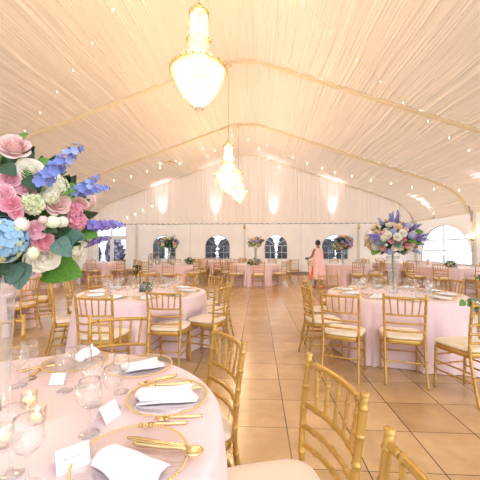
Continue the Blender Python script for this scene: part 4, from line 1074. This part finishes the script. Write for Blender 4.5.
# ------------------------------------------------------------------ woman in pink
def woman(loc, rz):
    t = thing('person', 'person with short dark hair in a pink sleeveless dress, seen from behind, walking', 'person', loc, rz)
    # skeleton (facing +Y, height 1.66)
    V = {'pel': (0, 0, .92, .125), 'wa': (0, .01, 1.08, .10), 'ch': (0, .0, 1.26, .118), 'nk0': (0, -.01, 1.385, .062), 'nk': (0, .0, 1.44, .046), 'hd': (0, .012, 1.50, .05)}
    E = [('pel', 'wa'), ('wa', 'ch'), ('ch', 'nk0'), ('nk0', 'nk'), ('nk', 'hd')]
    for s, sd in ((-1, 'l'), (1, 'r')):
        V.update({'hip' + sd: (s * .09, 0, .86, .095), 'kn' + sd: (s * .085, .05 if s < 0 else -.03, .49, .058), 'an' + sd: (s * .075, .06 if s < 0 else -.12, .09, .036), 'bl' + sd: (s * .08, .15 if s < 0 else -.02, .035, .034), 'to' + sd: (s * .085, .20 if s < 0 else .05, .03, .024)})
        E += [('pel', 'hip' + sd), ('hip' + sd, 'kn' + sd), ('kn' + sd, 'an' + sd), ('an' + sd, 'bl' + sd), ('bl' + sd, 'to' + sd)]
        V['sh' + sd] = (s * .16, -.01, 1.35, .058); E.append(('ch', 'sh' + sd))
    V.update({'ell': (-.225, .05, 1.10, .042), 'wrl': (-.205, .255, 1.035, .028), 'hal': (-.20, .31, 1.035, .030), 'elr': (.215, .02, 1.09, .042), 'wrr': (.18, .20, .98, .028), 'har': (.165, .255, .97, .030)})
    E += [('shl', 'ell'), ('ell', 'wrl'), ('wrl', 'hal'), ('shr', 'elr'), ('elr', 'wrr'), ('wrr', 'har')]
    for h, (x, y, z) in (('hal', (-.20, .31, 1.035)), ('har', (.165, .255, .97))):
        for k in range(4):
            dx = -.024 + .016 * k; V[h + 'f%d' % k] = (x + dx, y + .045 - .005 * abs(k - 1.5), z, .009); V[h + 'g%d' % k] = (x + dx, y + .075 - .008 * abs(k - 1.5), z - .025, .008); E += [(h, h + 'f%d' % k), (h + 'f%d' % k, h + 'g%d' % k)]
        s = 1 if h == 'hal' else -1; V[h + 't'] = (x + s * .035, y + .025, z + .005, .010); E.append((h, h + 't'))
    ks = list(V); me = bpy.data.meshes.new('body_base'); me.from_pydata([V[k][:3] for k in ks], [(ks.index(a), ks.index(b)) for a, b in E], [])
    ob = bpy.data.objects.new('tmp', me); COL.objects.link(ob); md = ob.modifiers.new('skin', 'SKIN')
    for i, k in enumerate(ks):
        sv = me.skin_vertices[0].data[i]; sv.radius = (V[k][3],) * 2; sv.use_root = (k == 'pel')
    ob.modifiers.new('sub', 'SUBSURF').levels = 2
    dg = bpy.context.evaluated_depsgraph_get(); ev = ob.evaluated_get(dg).to_mesh()
    mb = MB(); mb.add([v.co[:] for v in ev.vertices], [tuple(p.vertices) for p in ev.polygons]); ob.evaluated_get(dg).to_mesh_clear(); bpy.data.objects.remove(ob)
    # head with face
    def hv(u, v):
        a = 2 * PI * u; b = PI * v; x = math.sin(b) * math.sin(a); y = math.sin(b) * math.cos(a); z = math.cos(b)
        w = .074 * (1 - .18 * max(0, -z)); d = .094; yy = y * d
        if y > .75 and -.35 < z < .15: yy += .018 * max(0, 1 - abs(x) / .28) * (1 - abs(z + .12) / .3 if abs(z + .12) < .3 else 0)
        if y > .6: yy -= .008 * max(0, 1 - abs(abs(x) - .38) / .2) * max(0, 1 - abs(z - .12) / .18)
        return (x * w, .018 + yy, 1.555 + z * .112)
    mb.grid(hv, 28, 20)
    for s in (-1, 1): mb.sphere((s * .076, .01, 1.545), .03, 8, 6, sc=(.35, .6, 1))
    mb.build('body', M['skin'], t)
    hb = MB()
    def hr(u, v):
        p = Vector(hv(u, v * .62)); c = Vector((0, .012, 1.56)); d = p - c
        a = 2 * PI * u; front = max(0, math.cos(a)); k = 1.17 + .05 * math.sin(9 * a + 7 * v) * v
        q = c + d * k; 
        if front > .45 and v > .55: q = c + d * .9
        return (q.x, q.y - .006, q.z + .004)
    hb.grid(hr, 32, 14); hb.build('hair', M['hair'], t)
    # dress, shoulder to below the knee
    db = MB(); lv = [(1.40, .10, .055, 0), (1.385, .17, .085, 0), (1.30, .185, .12, 0), (1.20, .185, .13, .1), (1.09, .19, .14, .25), (.98, .215, .16, .4), (.88, .24, .18, .6), (.70, .265, .21, .8), (.52, .285, .235, 1), (.36, .29, .25, 1), (.30, .285, .25, 1)]
    n = 48; vs = []
    for z, rx, ry, f in lv:
        for k in range(n):
            w = 2 * PI * k / n; q = 1 + .055 * f * math.sin(9 * w + .6 * math.sin(3 * w)) + .03 * f * math.sin(5 * w + 1); vs.append((rx * q * math.cos(w), ry * q * math.sin(w) + .02 * f * (1 - (z - .3)), z + .015 * f * math.sin(2 * w)))
    db.add(vs, [(i * n + k, (i + 1) * n + k, (i + 1) * n + (k + 1) % n, i * n + (k + 1) % n) for i in range(len(lv) - 1) for k in range(n)]); db.build('dress', M['dress'], t)
    sb = MB()
    def sf(u, v):
        z = lerp(.80, .30, v); w = lerp(2.75, 3.45, u) + .1 * math.sin(5 * v); r = lerp(.255, .305, v) + .012 * math.sin(12 * u + 4 * v); return (r * math.cos(w), r * math.sin(w) + .01, z - .05 * u)
    sb.grid(sf, 10, 12); sb.build('sash', M['sash'], t)['label'] = 'orange panel at the side of the dress'
    for s in (-1, 1):
        fb_ = MB(); y = .13 if s < 0 else -.03; fb_.sphere((s * .082, y, .028), 1, 12, 8, sc=(.042, .12, .030)); fb_.box(s * .082 - .012, s * .082 + .012, y - .11, y - .085, 0, .04); fb_.build('shoe', M['sash'], t)
    cl = MB(); cl.box(loc[0] - .0, loc[0] + .0001, 0, 0, 0, 0) if False else None
woman((2.13, 11.25, 0), math.radians(24))
# clutch in her left hand
cb = MB(); cb.box(-.07, .07, -.012, .012, -.04, .04); o = cb.build('clutch_bag', M['black'], None, False); o.location = (2.13 - .20 * .913 - .385 * .407, 11.25 - .20 * .407 + .385 * .913, 1.02); o.rotation_euler = (0, 0, .4)
tag(o, 'small dark clutch held in the left hand of the woman in pink', 'bag')

# speaker beside the doors
t = thing('floor_speaker', 'small black box on the floor between the doors and the back wall', 'speaker', (-6.35, 16.3, 0))
m1 = MB(); m1.box(-.15, .15, -.15, .15, .02, .5); m1.build('cabinet', M['black'], t, False)
m1 = MB(); m1.lathe([(.001, 0), (.05, -.01), (.10, .012), (.11, .015)], 16); m1.tf(0, aim((0, -.165, .28), (0, -1, 0))); m1.build('cone', M['rope'], t)
for sx in (-1, 1):
    for sy in (-1, 1): m1 = MB(); m1.lathe([(.02, 0), (.02, .022)], 8, c=(sx * .11, sy * .11, 0)); m1.build('foot', M['black'], t)

# ------------------------------------------------------------------ outdoors
def shrub(x, y, r, h, label, seed, fl=None):
    t = thing('shrub', label, 'shrub', (x, y, -.06), 0, 'shrubs outside the tent'); rr = random.Random(seed)
    m1 = MB()
    for k in range(5): w = k * 1.3; m1.tube([(0, 0, 0), (r * .3 * math.cos(w), r * .3 * math.sin(w), h * .5), (r * .6 * math.cos(w), r * .6 * math.sin(w), h * .8)], [.04, .025, .01], 6)
    m1.build('trunk', M['stem'], t)
    m1 = MB(); m1.sphere((0, 0, .1 + h * .5), 1, 16, 10, 0, (r * .86, r * .86, h * .5))
    for i in range(520):
        a = rr.random() * 6.283; z = rr.random(); q = (1 - (2 * z - 1) ** 2) ** .35 * r * rr.uniform(.55, 1); c = Vector((q * math.cos(a), q * math.sin(a), .08 + z * h)); s0 = len(m1.v); L = rr.uniform(.24, .42)
        m1.grid(lambda u, v: ((2 * u - 1) * .3 * math.sin(PI * v ** .8), v - .4, .2 * v * v), 2, 3); d = Vector((math.cos(a) + rr.uniform(-.6, .6), math.sin(a) + rr.uniform(-.6, .6), rr.uniform(-.4, .9)))
        m1.tf(s0, aim(c, d.orthogonal(), rr.random() * 6) @ Matrix.Scale(L, 4))
    o = m1.build('foliage', M['hedge'], t); o['kind'] = 'stuff'
    if fl:
        m1 = MB()
        for i in range(90):
            a = rr.uniform(3.3, 6.1); z = rr.random(); q = (1 - (2 * z - 1) ** 2) ** .35 * r * rr.uniform(.85, 1.05); c = Vector((q * math.cos(a), q * math.sin(a), .15 + z * h)); petal_floret(m1, c, (math.cos(a), math.sin(a), .4), .10, 5, rr.randrange(2), .3)
        o = m1.build('blossom', fl, t); o['kind'] = 'stuff'
for i, x in enumerate((-10.3, -8.9, -7.5)):
    shrub(x, 18.9 + .3 * (i % 2), .52, 1.75 + .15 * (i % 2), 'purple flowering shrub outside the glass doors, ' + ('at left', 'in the middle', 'at right')[i], 30 + i, [M['lilac'], M['violet']])
SW = ['at left in the first arched window', 'at right in the first arched window', 'at left in the second arched window', 'at right in the second arched window', 'at left in the gridded window', 'at right in the gridded window', 'through the window by the woman in pink', 'through the window behind the cream bouquet', 'past the right end of the back wall windows']
for i, x in enumerate((-6.5, -5.4, -3.2, -2.1, .7, 1.75, 4.4, 5.5, 7.2)):
    shrub(x * 1.2, 24.2 + .5 * (i % 3), .50, 2.0 + .12 * ((i * 7) % 3), 'dark shrub outside the back wall, seen ' + SW[i], 40 + i)

# ------------------------------------------------------------------ world and view
w = bpy.data.worlds.new('world'); scene.world = w; w.use_nodes = True
bg = w.node_tree.nodes['Background']; bg.inputs[0].default_value = (.86, .92, 1.0, 1); bg.inputs[1].default_value = 3.2
scene.cycles.transparent_max_bounces = 24
wt = w.node_tree; tcw = wt.nodes.new('ShaderNodeTexCoord'); sxw = wt.nodes.new('ShaderNodeSeparateXYZ'); wt.links.new(tcw.outputs['Generated'], sxw.inputs[0])
mr = wt.nodes.new('ShaderNodeMapRange'); mr.inputs[1].default_value = -1; mr.inputs[2].default_value = 1; mr.inputs[3].default_value = .7; mr.inputs[4].default_value = 4.3
wt.links.new(sxw.outputs[0], mr.inputs[0]); wt.links.new(mr.outputs[0], bg.inputs[1])
vs = scene.view_settings; vs.view_transform = 'Standard'; vs.look = 'None'; vs.gamma = 1; vs.use_curve_mapping = False; vs.exposure = .0
